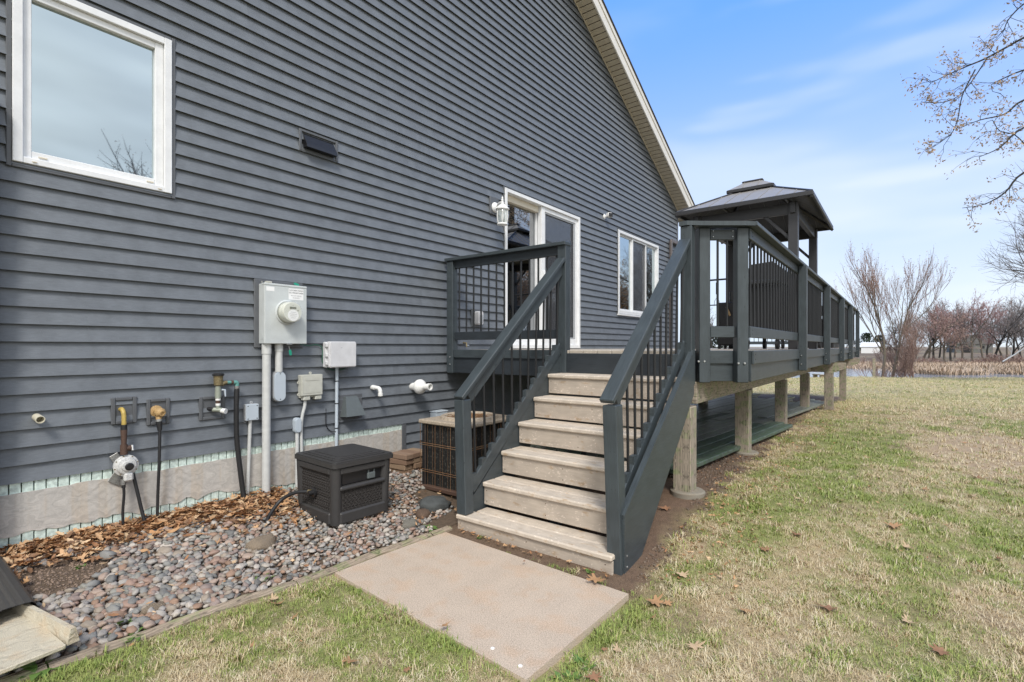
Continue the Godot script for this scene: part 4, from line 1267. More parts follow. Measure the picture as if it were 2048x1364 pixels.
	# electric meter
	var e = thing("electric_meter", "grey electric meter cabinet with a round glass meter and white stickers", "electric meter", V(2.14, 0.26, 0.03))
	boxp("back_block", V(2.135, 0.265, 0.016), Vector3(0.41, 0.545, 0.03), 0.006, M.siding_trim, e)
	boxp("cabinet", V(2.142, 0.262, 0.070), Vector3(0.352, 0.472, 0.09), 0.004, M.box_metal, e)
	boxp("cover", V(2.142, 0.255, 0.1175), Vector3(0.350, 0.455, 0.007), 0.002, M.box_metal, e)
	boxp("top_lip", V(2.142, 0.493, 0.096), Vector3(0.356, 0.018, 0.052), 0.004, M.box_metal, e)
	boxp("hinge_bracket", V(2.005, 0.509, 0.10), Vector3(0.040, 0.014, 0.04), 0.002, M.box_cream, e)
	tubep("hub_screw", [V(1.975, 0.505, 0.06), V(1.975, 0.518, 0.06)], 0.008, M.steel, e)
	disc("socket_ring", V(2.148, 0.278, 0.120), Vector3.BACK, [[0.098, 0.0], [0.100, 0.004], [0.096, 0.010], [0.088, 0.012], [0.086, 0.0]], M.box_metal, e, 40)
	disc("meter_base", V(2.148, 0.278, 0.121), Vector3.BACK, [[0.086, 0.0], [0.086, 0.024], [0.0825, 0.026], [0.0, 0.026]], M.meter_ring, e, 40)
	disc("meter_dial", V(2.148, 0.278, 0.146), Vector3.BACK, [[0.0815, 0.0], [0.080, 0.050], [0.0745, 0.058], [0.0, 0.059]], M.meter_face, e, 40)
	disc("meter_glass", V(2.148, 0.278, 0.1465), Vector3.BACK, [[0.0865, 0.0], [0.0845, 0.058], [0.078, 0.069], [0.0, 0.072]], M.glass, e, 40)
	boxp("display", V(2.150, 0.311, 0.2056), Vector3(0.055, 0.018, 0.002), 0, M.lcd, e)
	disc("label_disc", V(2.152, 0.252, 0.2052), Vector3.BACK, [[0.046, 0.0], [0.046, 0.001], [0.0, 0.001]], M.sticker, e, 24)
	for k in 4: boxp("print_line", V(2.152, 0.277 - k * 0.015, 0.2067), Vector3(0.066 - 0.016 * absf(k - 1.2), 0.003, 0.0006), 0, M.ink_pale, e)
	boxp("optical_port", V(2.192, 0.291, 0.2056), Vector3(0.009, 0.006, 0.002), 0, M.lcd, e)
	boxp("meter_mark", V(2.150, 0.333, 0.2056), Vector3(0.004, 0.004, 0.002), 0, M.lcd, e)
	# stickers
	plate("sticker", 1.978, 2.043, 0.440, 0.474, 0.1205, 0.1215, 0.002, M.sticker, e, 0.0003)
	plate("sticker", 2.160, 2.288, 0.384, 0.474, 0.1205, 0.1215, 0.004, M.sticker, e, 0.0003)
	text("lettering", "CUSTOMER OWNED", V(2.224, 0.460, 0.1220), 0.0105, M.ink, e)
	text("lettering", "SECONDARY WIRE", V(2.224, 0.440, 0.1220), 0.0118, M.ink, e)
	text("lettering", "PRIVATE WIRING", V(2.224, 0.417, 0.1220), 0.0095, M.ink_pale, e)
	text("lettering", "REQUIRED", V(2.224, 0.400, 0.1220), 0.0095, M.ink_pale, e)
	boxp("latch", V(2.165, 0.024, 0.126), Vector3(0.045, 0.014, 0.012), 0.003, M.steel, e)
	disc("knockout", V(1.9655, 0.08, 0.075), Vector3.LEFT, [[0.022, 0.0], [0.022, 0.0015], [0.0, 0.0015]], M.box_metal, e, 18)
	for c in [[2.262, 0.520, 0.06, 0.5], [2.172, -0.045, 0.125, 1.5]]:
		var tg = thing("seal_tag", "green plastic seal tag " + ("wired to the top of the meter cabinet" if c[1] > 0.2 else "dangling below the meter cabinet"), "tag", V(c[0], c[1], c[2]))
		var pm = mb()
		pm.prism(rounded_rect(0.020, 0.046, 0.009), -0.002, 0.002)
		obj("tag", pm, M.green_tag, tg, Transform3D(Basis(Vector3.BACK, 0.15 if c[1] < 0.2 else 1.25), Vector3.ZERO))
		tubep("wire", [V(c[0] - 0.004, c[1] + 0.02, c[2]), V(c[0] - 0.01, c[1] + (0.055 if c[1] < 0.2 else -0.01), c[2] - 0.004)], 0.0025, M.steel, tg, 6)
	# conduits under the meter
	var c1 = thing("meter_conduit", "fat grey service conduit from the meter cabinet into the ground", "conduit", V(2.005, -1.2, 0.06))
	tubep("pipe", [V(2.008, -0.05, 0.065), V(2.003, -1.24, 0.068)], 0.0315, M.pvc, c1, 20)
	tubep("coupling", [V(2.008, 0.026, 0.065), V(2.008, -0.055, 0.065)], 0.0355, M.pvc, c1, 20)
	var c2 = thing("conduit_body", "shorter grey conduit ending in an oval bluish access fitting", "conduit", V(2.11, -0.3, 0.06))
	tubep("pipe", [V(2.110, -0.03, 0.062), V(2.110, -0.20, 0.062)], 0.0285, M.pvc, c2, 18)
	tubep("coupling", [V(2.110, 0.026, 0.062), V(2.110, -0.035, 0.062)], 0.032, M.pvc, c2, 18)
	plate("oval_body", 2.060, 2.160, -0.440, -0.195, 0.018, 0.075, 0.046, M.box_grey, c2, 0.006)
	plate("oval_cover", 2.063, 2.157, -0.436, -0.199, 0.0755, 0.086, 0.044, M.conduit_blue, c2, 0.004)
	for y in [-0.215, -0.42]: disc("screw", V(2.11, y, 0.0855), Vector3.BACK, [[0.004, 0], [0.004, 0.002], [0, 0.002]], M.vent_black, c2, 8)
	# telephone box
	var t = thing("telephone_box", "cream utility box with two bottom ports and a bent conduit", "utility box", V(2.39, -0.33, 0.04))
	boxp("base", V(2.397, -0.332, 0.034), Vector3(0.200, 0.195, 0.036), 0.006, M.box_cream, t)
	plate("cover", 2.293, 2.488, -0.412, -0.233, 0.050, 0.088, 0.008, M.box_cream, t, 0.008)
	plate("handle_recess", 2.322, 2.450, -0.285, -0.254, 0.0875, 0.0905, 0.012, M.box_cream, t, 0.002)
	plate("front_panel", 2.310, 2.470, -0.390, -0.300, 0.0875, 0.0895, 0.006, M.box_cream, t, 0.0015)
	for x in [2.345, 2.452]: boxp("port", V(x, -0.432, 0.056), Vector3(0.062, 0.035, 0.05), 0.006, M.box_cream, t)
	for c in [[2.40, -0.222], [2.503, -0.29], [2.50, -0.345], [2.292, -0.30], [2.292, -0.40]]: disc("ear", V(c[0], c[1], 0.03), Vector3.BACK, [[0.011, 0], [0.011, 0.010], [0.004, 0.010], [0.004, 0.0]], M.box_cream, t, 12)
	tubep("conduit", curve([V(2.345, -0.445, 0.05), V(2.340, -0.50, 0.05), V(2.322, -0.58, 0.045), V(2.315, -0.68, 0.04), V(2.318, -0.85, 0.04), V(2.320, -1.22, 0.05)]), 0.0135, M.pvc, t)
	# small conduit with inspection fitting
	var l2 = thing("small_conduit", "thin grey conduit with a small oval inspection fitting near the ground", "conduit", V(2.275, -0.8, 0.04))
	plate("oval_body", 2.250, 2.308, -0.718, -0.590, 0.018, 0.058, 0.027, M.conduit_blue, l2, 0.005)
	plate("oval_cover", 2.254, 2.304, -0.712, -0.596, 0.0585, 0.066, 0.024, M.conduit_blue, l2, 0.003)
	tubep("pipe", [V(2.279, -0.71, 0.04), V(2.276, -1.22, 0.045)], 0.0155, M.pvc, l2, 12)
	# white enclosure
	var wb = thing("white_enclosure", "white hinged plastic enclosure on a straight grey conduit right of the meter", "utility box", V(2.66, -0.07, 0.05))
	boxp("base", V(2.668, -0.068, 0.048), Vector3(0.288, 0.226, 0.055), 0.010, M.box_white, wb)
	plate("door", 2.532, 2.806, -0.180, 0.049, 0.0765, 0.122, 0.018, M.box_white, wb, 0.010)
	for y in [-0.14, -0.07, 0.015]: boxp("hinge", V(2.524, y, 0.083), Vector3(0.016, 0.035, 0.035), 0.005, M.box_white, wb)
	disc("rivet", V(2.65, -0.005, 0.1215), Vector3.BACK, [[0.004, 0], [0.004, 0.002], [0, 0.002]], M.box_grey, wb, 8)
	tubep("conduit", [V(2.652, -0.18, 0.045), V(2.650, -1.05, 0.04)], 0.0145, M.conduit_blue, wb, 12)
	for y in [-0.30, -0.50, -0.72]: tubep("strap", [V(2.651, y, 0.0425), V(2.651, y - 0.009, 0.0425)], 0.0165, M.black_plastic, wb, 12)
	var gw = thing("ground_wire", "thin green wire strung from the meter cabinet to the white enclosure", "wire", V(2.4, 0.02, 0.03))
	tubep("wire", curve([V(2.31, 0.022, 0.03), V(2.40, 0.012, 0.024), V(2.45, 0.020, 0.026), V(2.50, 0.008, 0.03), V(2.52, -0.03, 0.03), V(2.525, -0.14, 0.024), V(2.60, -0.20, 0.024), V(2.72, -0.205, 0.022), V(2.76, -0.18, 0.024)]), 0.0035, M.green_wire, gw, 6)
	var bw = thing("black_wire", "thin black loose wire curling down beside the dryer vent", "wire", V(2.56, -0.7, 0.02))
	tubep("wire", curve([V(2.560, -0.545, 0.02), V(2.553, -0.63, 0.028), V(2.560, -0.70, 0.03), V(2.60, -0.745, 0.03), V(2.645, -0.755, 0.05)]), 0.004, M.black_rubber, bw, 6)
	# dryer vent hood
	var dv = thing("dryer_vent", "slate grey sloping dryer vent hood low on the siding", "vent", V(2.80, -0.55, 0.0))
	boxp("back_plate", V(2.812, -0.550, 0.014), Vector3(0.250, 0.232, 0.022), 0.004, M.siding_trim, dv)
	var hm = mb()
	var A = [V(2.735, -0.452, 0.025), V(2.870, -0.452, 0.025), V(2.905, -0.632, 0.025), V(2.700, -0.632, 0.025)]
	var B = [V(2.740, -0.456, 0.050), V(2.865, -0.456, 0.050), V(2.905, -0.625, 0.125), V(2.700, -0.625, 0.125)]
	for k in 4: A[k] -= dv.position; 
	for k in 4: B[k] -= dv.position
	hm.poly([B[3], B[2], B[1], B[0]])
	hm.poly([A[0], B[0], B[1], A[1]]); hm.poly([A[1], B[1], B[2], A[2]]); hm.poly([A[3], B[3], B[0], A[0]])
	obj("hood", hm, M.vent_slate, dv)
	boxp("flap", V(2.803, -0.615, 0.07), Vector3(0.19, 0.006, 0.085), 0, M.vent_black, dv)
	# high exhaust vent
	var ev = thing("exhaust_vent", "black louvred exhaust vent high on the siding beside the big window", "vent", V(2.5, 1.74, 0))
	ring("frame", 2.306, 2.675, 1.662, 1.845, 0.022, 0.022, 0.02, 0.02, -0.002, 0.030, M.siding_trim, ev).position = -ev.position
	sheet("recess", 2.32, 2.66, 1.675, 1.83, 0.010, M.vent_black, ev).position -= ev.position
	var lv = mb()
	lv.prism(PackedVector2Array([Vector2(0.0, 0.072), Vector2(0.062, -0.03), Vector2(0.068, -0.055), Vector2(0.0, -0.055)]), -0.145, 0.145)
	obj("hood", lv, M.vent_black, ev, Transform3D(Basis(Vector3.BACK, Vector3.UP, Vector3.LEFT), V(2.49, 1.745, 0.015) - ev.position))
	# plastic elbow
	var pe = thing("vent_elbow", "white plastic pipe with a downturned elbow sticking out of the siding", "pipe", V(3.06, -0.39, 0))
	tubep("pipe", curve([V(3.052, -0.386, -0.02), V(3.056, -0.388, 0.06), V(3.062, -0.392, 0.105), V(3.064, -0.412, 0.125), V(3.066, -0.455, 0.128)]), 0.019, M.pvc_white, pe, 16)
	tubep("collar", [V(3.054, -0.387, 0.02), V(3.056, -0.388, 0.055)], 0.0235, M.pvc_white, pe, 16)
	tubep("end_collar", [V(3.065, -0.438, 0.128), V(3.066, -0.464, 0.128)], 0.0235, M.pvc_white, pe, 16)
	# bell shaped vent
	var bl = thing("bell_vent", "white bulbous plastic vent pipe left of the deck's railing", "pipe", V(3.56, -0.405, 0))
	disc("pipe", V(3.560, -0.410, 0.0), Vector3(0.03, 0.02, 1), [[0.038, -0.02], [0.038, 0.05], [0.044, 0.055], [0.044, 0.075], [0.038, 0.08], [0.038, 0.095]], M.pvc_white, bl, 28)
	disc("bulb", V(3.5625, -0.408, 0.085), Vector3(0.03, 0.02, 1), [[0.036, 0.0], [0.058, 0.006], [0.072, 0.022], [0.076, 0.04], [0.075, 0.055], [0.066, 0.075], [0.050, 0.092], [0.036, 0.105], [0.031, 0.115]], M.pvc_white, bl, 32)
	disc("spout", V(3.566, -0.405, 0.195), Vector3(0.03, 0.02, 1), [[0.031, 0.0], [0.031, 0.05], [0.036, 0.053], [0.036, 0.082], [0.028, 0.083], [0.027, 0.03], [0.0, 0.03]], M.pvc_white, bl, 28)
	# socket behind the railing
	var oc = thing("outlet_cover", "clear white weatherproof outlet cover seen through the end railing", "outlet", V(4.55, 0.34, 0.02))
	boxp("mounting_block", V(4.545, 0.345, 0.018), Vector3(0.17, 0.22, 0.03), 0.006, M.siding_trim, oc)
	plate("cover", 4.515, 4.605, 0.265, 0.425, 0.034, 0.10, 0.02, M.box_white, oc, 0.012)
	plate("cover_panel", 4.533, 4.587, 0.285, 0.385, 0.0998, 0.104, 0.012, M.box_grey, oc, 0.002)
	# wall lantern
	var l = thing("wall_lantern", "white coach lantern with clear curved glass beside the patio door", "lamp", V(4.9, 1.66, 0.02))
	boxp("mounting_block", V(4.885, 1.755, 0.018), Vector3(0.17, 0.22, 0.034), 0.006, M.siding_trim, l)
	disc("wall_cup", V(4.892, 1.735, 0.034), Vector3.BACK, [[0.0, 0.0], [0.064, 0.0], [0.064, 0.012], [0.050, 0.028], [0.026, 0.040], [0.0, 0.045]], M.white_metal, l, 24)
	var lc = V(4.845, 0, 0.19)
	var at = func(y): return Vector3(lc.x, y + H, lc.z)
	tubep("arm", curve([V(4.89, 1.735, 0.06), V(4.875, 1.765, 0.10), V(4.858, 1.772, 0.15), V(4.845, 1.755, 0.19)]), 0.0125, M.white_metal, l)
	disc("finial", at.call(1.74), Vector3.UP, [[0.0, -0.02], [0.020, 0.0], [0.024, 0.02], [0.012, 0.035], [0.017, 0.05], [0.010, 0.065], [0.012, 0.075], [0.0, 0.105]], M.white_metal, l, 16)
	disc("roof", at.call(1.672), Vector3.UP, [[0.0, 0.0], [0.082, 0.0], [0.086, 0.008], [0.078, 0.022], [0.055, 0.045], [0.030, 0.065], [0.0, 0.07]], M.white_metal, l, 24)
	disc("glass", at.call(1.505), Vector3.UP, [[0.056, 0.0], [0.067, 0.04], [0.072, 0.09], [0.069, 0.14], [0.062, 0.168]], M.lamp_glass, l, 24)
	disc("base", at.call(1.487), Vector3.UP, [[0.0, -0.012], [0.030, -0.006], [0.062, 0.0], [0.066, 0.006], [0.060, 0.020], [0.0, 0.022]], M.white_metal, l, 24)
	for k in 6:
		var a = TAU * k / 6 + 0.3
		var pts = []
		for q in [[0.058, 1.505], [0.069, 1.545], [0.074, 1.595], [0.071, 1.645], [0.066, 1.675]]: pts.append(at.call(q[1]) + Vector3(cos(a), 0, sin(a)) * q[0])
		tubep("rib", pts, 0.0048, M.white_metal, l, 6)
	disc("bulb", at.call(1.55), Vector3.UP, [[0.0, 0.0], [0.012, 0.0], [0.018, 0.04], [0.022, 0.06], [0.012, 0.082], [0.0, 0.086]], M.sticker, l, 14)
	# security camera
	var sc = thing("security_camera", "small white security camera with a black face above the far window", "camera", V(7.90, 2.24, 0.02))
	disc("base", V(7.87, 2.235, 0.014), Vector3.BACK, [[0.0, 0.0], [0.045, 0.0], [0.042, 0.014], [0.012, 0.022], [0.012, 0.04], [0.0, 0.04]], M.white_metal, sc, 18)
	boxp("housing", V(7.90, 2.255, 0.095), Vector3(0.095, 0.075, 0.09), 0.018, M.white_metal, sc, Basis(Vector3.UP, -0.5))
	boxp("face", V(7.878, 2.250, 0.136), Vector3(0.080, 0.062, 0.012), 0.008, M.black_plastic, sc, Basis(Vector3.UP, -0.5))
	# disconnect box behind the condenser
	var db = thing("disconnect_box", "pale grey electrical disconnect box on the wall behind the air conditioner", "electrical box", V(3.88, -0.8, 0.06))
	boxp("box", V(3.89, -0.83, 0.07), Vector3(0.17, 0.26, 0.10), 0.006, M.conduit_blue, db)
	boxp("lid", V(3.89, -0.694, 0.07), Vector3(0.178, 0.012, 0.112), 0.003, M.conduit_blue, db)
	# spigot above the deck
	var sg = thing("deck_spigot", "small brass spigot with a blue lever just above the deck floor", "faucet", V(4.33, 0.03, 0.03))
	tubep("body", [V(4.33, 0.05, 0.01), V(4.33, 0.045, 0.07), V(4.33, 0.0, 0.075)], 0.010, M.brass_old, sg)
	boxp("lever", V(4.35, 0.02, 0.075), Vector3(0.04, 0.010, 0.012), 0.003, M.conduit_blue, sg)

# ------------------------------------------------------------------ things on the ground
func build_ground_things():
	# concrete landing
	var m = mb()
	m.prism(PackedVector2Array([Vector2(2.60, 1.445), Vector2(1.735, 1.405), Vector2(1.64, 2.86), Vector2(2.545, 2.885)]), -0.06, 0.075)
	var sl = kind(obj("concrete_slab", m, M.concrete, self, Transform3D(Basis(Vector3.RIGHT, Vector3.BACK, Vector3.DOWN), V(0, -1.385, 0))), "structure")
	for c in [[1.69, 2.62], [1.665, 2.79]]:
		disc("paint_spot", V(c[0] + 0.03, -1.3228, c[1]), Vector3.UP, [[0.009, -0.004], [0.009, 0.0], [0.0, 0.0005]], M.sticker, sl, 14).transform = Transform3D(sl.basis.inverse(), sl.transform.affine_inverse() * V(c[0] + 0.03, -1.3228, c[1]))
	# old platform of green planks lying under the deck
	var pf = thing("plank_platform", "weathered greenish plank platform lying on the earth under the deck", "platform", V(7.0, -1.12, 1.4))
	var u = Vector3(0.9956, 0, 0.0935)
	var pn = Vector3(-0.0935, 0, 0.9956)
	for k in 18:
		var s = 1.9 if k > 3 else 0.0
		var A = V(4.5, -1.075, 2.50) - pn * (k * 0.148) + u * (rr(-0.04, 0.04) - 0.2)
		var j = rr(3.2, 4.2)
		board("plank", A, A + u * j, 0.04, 0.138, M.platform_green if k < 3 or k == 7 else M.platform, pf, pn, 0.005)
		if k > 1: board("plank", A + u * (j + 0.01) + Vector3(0, rr(-0.01, 0.012), 0), A + u * (j + 0.01 + rr(3.4, 4.0)), 0.04, 0.138, M.platform, pf, pn, 0.005)
	# hose reel box
	var hb = thing("hose_reel_box", "dark brown plastic hose reel box with woven panels on the gravel", "hose box", V(2.305, -1.255, 0.655))
	hb.rotation.y = -0.05
	hb.scale = Vector3(0.96, 0.955, 0.96)
	var P = func(nm, c, s, bev, mt, par): 
		var q = mb()
		q.box(Vector3.ZERO, s, bev)
		return obj(nm, q, mt, par, Transform3D(Basis(), c))
	m = mb()
	# four tapered walls built as posts, rails and recessed woven panels
	P.call("body", Vector3(0, 0.20, 0), Vector3(0.43, 0.36, 0.49), 0.01, M.hose_box, hb)
	for c in [[-1, -1], [-1, 1], [1, -1], [1, 1]]:
		var q = mb()
		q.tube([Vector3(c[0] * 0.205, 0.0, c[1] * 0.235), Vector3(c[0] * 0.216, 0.42, c[1] * 0.247)], 0.042, 10)
		obj("corner_post", q, M.hose_box, hb)
	for c in [[0, 1], [0, -1], [1, 0], [-1, 0]]:
		var ax = Vector3(c[0], 0, c[1])
		var w = 0.40 if c[1] != 0 else 0.46
		var dd = 0.262 if c[1] != 0 else 0.232
		var bs = Basis(Vector3.UP, atan2(ax.x, ax.z))
		for r in [[0.045, 0.09], [0.395, 0.06]]:
			var q = mb()
			q.box(Vector3(0, r[0], dd), Vector3(w, r[1], 0.05), 0.012)
			obj("rail", q, M.hose_box, hb, Transform3D(bs, Vector3.ZERO))
		if c[1] == 1:
			var q = mb()
			q.box(Vector3(0, 0.262, dd + 0.003), Vector3(w, 0.035, 0.05), 0.012)
			obj("rail", q, M.hose_box, hb, Transform3D(bs, Vector3.ZERO))
			q = mb()
			q.box(Vector3(0, 0.325, dd - 0.012), Vector3(w - 0.06, 0.085, 0.012), 0.004)
			obj("slot", q, M.vent_black, hb, Transform3D(bs, Vector3.ZERO))
			q = mb()
			q.box(Vector3(0.08, 0.315, dd - 0.002), Vector3(0.07, 0.05, 0.02), 0.006)
			q.tube([Vector3(0.055, 0.31, dd), Vector3(0.055, 0.36, dd)], 0.006, 6)
			q.tube([Vector3(0.105, 0.31, dd), Vector3(0.105, 0.36, dd)], 0.006, 6)
			obj("hose_guide", q, M.vent_slate, hb, Transform3D(bs, Vector3.ZERO))
		var q2 = mb()
		var ph = 0.165 if c[1] == 1 else 0.29
		q2.box(Vector3(0, 0.085 + ph * 0.5, dd - 0.006), Vector3(w, ph, 0.02))
		obj("woven_panel", q2, M.hose_weave, hb, Transform3D(bs, Vector3.ZERO))
		# raised weave
		var wv = mb()
		var nx = int(w / 0.034); var ny = int(ph / 0.020)
		for iy in ny:
			for ix in nx:
				var cx = -w * 0.5 + 0.045 + (w - 0.09) * ix / (nx - 1.0) + (0.008 if iy % 2 else -0.008)
				wv.box(Vector3(cx, 0.10 + (ph - 0.03) * iy / (ny - 1.0), dd + 0.005), Vector3(0.021, 0.010, 0.008), 0.003, Basis(Vector3.BACK, 0.45 if iy % 2 else -0.45))
		kind(obj("weave", wv, M.hose_weave, hb, Transform3D(bs, Vector3.ZERO)), "stuff")
	m = mb()
	m.prism(rounded_rect(0.535, 0.60, 0.03), 0.0, 0.032)
	m.prism(rounded_rect(0.52, 0.585, 0.03), 0.031, 0.042)
	var lid = obj("lid", m, M.hose_box, hb, Transform3D(Basis(Vector3.RIGHT, Vector3.FORWARD, Vector3.UP), Vector3(0.005, 0.425, 0)))
	m = mb()
	for e in [[0.0, -0.004, 0.45, 0.51], [0.0, 0.001, 0.40, 0.46], [0.0, 0.005, 0.32, 0.38]]:
		m.prism(rounded_rect(e[2], e[3], 0.04), 0.04 + e[1], 0.053 + e[1])
	obj("lid_panel", m, M.hose_box, lid)
	disc("inlet", Vector3.ZERO, Vector3.LEFT, [[0.0, 0.0], [0.035, 0.0], [0.035, 0.012], [0.020, 0.015], [0.018, 0.05], [0.0, 0.05]], M.black_plastic, hb, 16).transform = Transform3D(Basis(Vector3.BACK, PI * 0.5), Vector3(-0.245, 0.205, 0.0))
	var lh = thing("leader_hose", "black hose curving from the hose reel box down onto the river rock", "hose", V(1.9, -1.2, 0.7))
	tubep("hose", curve([V(2.07, -1.06, 0.64), V(2.00, -1.065, 0.53), V(1.93, -1.12, 0.44), V(1.84, -1.19, 0.46), V(1.795, -1.225, 0.495), V(1.762, -1.262, 0.53)]), 0.0135, M.black_rubber, lh)
	tubep("brass_end", [V(2.075, -1.06, 0.65), V(2.045, -1.06, 0.60)], 0.017, M.brass_old, lh, 8)
	# condenser
	var ac = thing("air_conditioner", "old air conditioner condenser with a beige lid and rusty wire guard", "air conditioner", V(3.385, -1.235, 0.97))
	P.call("coil", Vector3(0, 0.29, 0), Vector3(0.60, 0.55, 0.49), 0.01, M.ac_coil, ac)
	P.call("base_pan", Vector3(0, 0.015, 0), Vector3(0.67, 0.04, 0.56), 0.008, M.rust_dark, ac)
	for c in [[-1, -1], [-1, 1], [1, -1], [1, 1]]:
		P.call("corner_post", Vector3(c[0] * 0.30, 0.29, c[1] * 0.245), Vector3(0.05, 0.56, 0.05), 0.01, M.ac_rust if c[0] > 0 else M.vent_black, ac)
	m = mb()
	m.box(Vector3(0, 0.585, 0), Vector3(0.69, 0.035, 0.58), 0.008)
	var top = obj("top_cover", m, M.ac_top, ac)
	m = mb()
	m.lathe([[0.265, 0.600], [0.255, 0.622], [0.235, 0.630], [0.215, 0.622], [0.210, 0.606], [0.06, 0.606], [0.0, 0.606]], 40)
	obj("fan_ring", m, M.ac_top, top)
	m = mb()
	m.lathe([[0.0, 0.608], [0.155, 0.6085], [0.156, 0.604]], 32)
	obj("fan_opening", m, M.vent_black, top)
	for k in 7:
		m = mb()
		var pts = []
		for j in 33: pts.append(Vector3(cos(TAU * j / 32), 0, sin(TAU * j / 32)) * (0.03 + 0.021 * k) + Vector3(0, 0.620 - 0.0006 * k, 0))
		m.tube(pts, 0.003, 5, false)
		obj("guard_wire", m, M.ac_rust, top)
	for k in 10:
		m = mb()
		var d = Vector3(cos(TAU * k / 10), 0, sin(TAU * k / 10))
		m.tube([d * 0.02 + Vector3(0, 0.620, 0), d * 0.21 + Vector3(0, 0.618, 0)], 0.003, 5)
		obj("guard_wire", m, M.ac_rust, top)
	for k in 19:
		for sd in 2:
			if k % 3 == 1: continue
			var f = -0.5 + k / 18.0
			var a = Vector3(-0.332, 0, f * 0.55) if sd == 0 else Vector3(f * 0.66, 0, 0.278)
			m = mb()
			m.tube([a + Vector3(0, 0.03, 0), a + Vector3(0, 0.57, 0)], 0.0010 if k % 6 else 0.0020, 5)
			obj("guard_wire", m, M.ac_rust, ac)
	for y in [0.155, 0.172, 0.385, 0.402]:
		m = mb()
		m.tube([Vector3(-0.337, y, -0.28), Vector3(-0.337, y, 0.283), Vector3(0.335, y, 0.283)], 0.0022, 6)
		obj("guard_wire", m, M.ac_rust, ac)
	# stacked pavers
	var lay = ["bottom", "second", "third", "top"]
	for k in 4:
		for c in 3:
			var pv = MeshInstance3D.new()
			m = mb()
			m.box(Vector3.ZERO, Vector3(0.098, 0.050, 0.215), 0.006)
			pv.mesh = m.done()
			pv.material_override = M["paver%d" % ((k * 5 + c * 3) % 4)]
			pv.name = called("paver_brick", self)
			add_child(pv, true)
			pv.position = V(3.19 + c * 0.1015 + rr(-0.006, 0.006) - 0.006 * k, -1.178 + k * 0.0512, 0.285 + rr(-0.010, 0.010) + 0.006 * k)
			pv.rotation = Vector3(rr(-0.015, 0.015), rr(-0.04, 0.04) + 0.06, rr(-0.015, 0.015))
			tag(pv, "tan concrete paver, %s layer of the stack beside the air conditioner, %s column" % [lay[k], ["left", "middle", "right"][c]], "paver", "stacked tan pavers")
	# splash block and downspout
	var ds = thing("downspout", "dark metal downspout elbow discharging onto the splash block at left", "downspout", V(0.45, -1.1, 0.5))
	m = mb()
	var q0 = V(0.448, -1.172, 0.02) - ds.position; var q1 = V(0.453, -1.188, 0.935) - ds.position
	var ax = (q1 - q0).normalized()
	var bx = Basis(ax.cross(Vector3.RIGHT).normalized().cross(ax).normalized(), ax.cross(Vector3.RIGHT).normalized(), ax)
	var outl = PackedVector2Array()
	for k in 26:
		var a = TAU * k / 26.0
		var cs = cos(a); var sn = sin(a)
		var r = 1.0 / pow(pow(absf(cs) / 0.066, 5.0) + pow(absf(sn) / 0.043, 5.0), 0.2)
		r += 0.0025 * (1.0 if k % 2 else -1.0)
		outl.append(Vector2(cs, sn) * r)
	var ln = q0.distance_to(q1)
	for k in 26:
		var a = outl[k]; var b = outl[(k + 1) % 26]
		var jag = 0.006 if k % 2 else -0.006
		var pa = q0 + bx * Vector3(a.x, a.y, 0); var pb = q0 + bx * Vector3(b.x, b.y, 0)
		var pc = q0 + bx * Vector3(b.x, b.y, ln - jag); var pd = q0 + bx * Vector3(a.x, a.y, ln + jag)
		m.poly([pa, pb, pc, pd])
		var i0 = q0 + bx * Vector3(a.x * 0.96, a.y * 0.94, 0.02); var i1 = q0 + bx * Vector3(b.x * 0.96, b.y * 0.94, 0.02)
		var i2 = q0 + bx * Vector3(b.x * 0.96, b.y * 0.94, ln - jag); var i3 = q0 + bx * Vector3(a.x * 0.96, a.y * 0.94, ln + jag)
		m.poly([i3, i2, i1, i0])
	obj("outlet_duct", m, M.downspout, ds)
	m = mb()
	m.box(V(0.445, 0.12, 0.075) - ds.position, Vector3(0.12, 2.56, 0.08), 0.01)
	obj("vertical_pipe", m, M.downspout, ds)
	var sp = thing("splash_block", "cream plastic splash block under the dark downspout, partly out of frame", "splash block", V(0.40, -1.24, 1.05))
	sp.rotation = Vector3(0.05, 0.12, 0)
	P.call("tray", Vector3(-0.01, 0.010, -0.05), Vector3(0.26, 0.02, 0.62), 0.004, M.splash, sp)
	m = mb()
	m.prism(PackedVector2Array([Vector2(0, 0), Vector2(0.045, 0), Vector2(0.030, 0.065), Vector2(0.012, 0.065)]), -0.36, 0.24)
	obj("side_rim", m, M.splash, sp, Transform3D(Basis(Vector3.UP, 0.10), Vector3(0.105, 0, 0)))
	m = mb()
	m.prism(PackedVector2Array([Vector2(0, 0), Vector2(-0.045, 0), Vector2(-0.030, 0.065), Vector2(-0.012, 0.065)]), -0.36, 0.24)
	obj("side_rim", m, M.splash, sp, Transform3D(Basis(Vector3.UP, -0.10), Vector3(-0.125, 0, 0)))
	for k in 0: P.call("rib", Vector3(-0.08 + k * 0.052, 0.023, -0.05), Vector3(0.008, 0.008, 0.60), 0.002, M.splash, sp)
	# timber edging
	var te = thing("timber_edging", "split weathered landscape timber edging between river rock and lawn", "edging")
	var x = -0.4
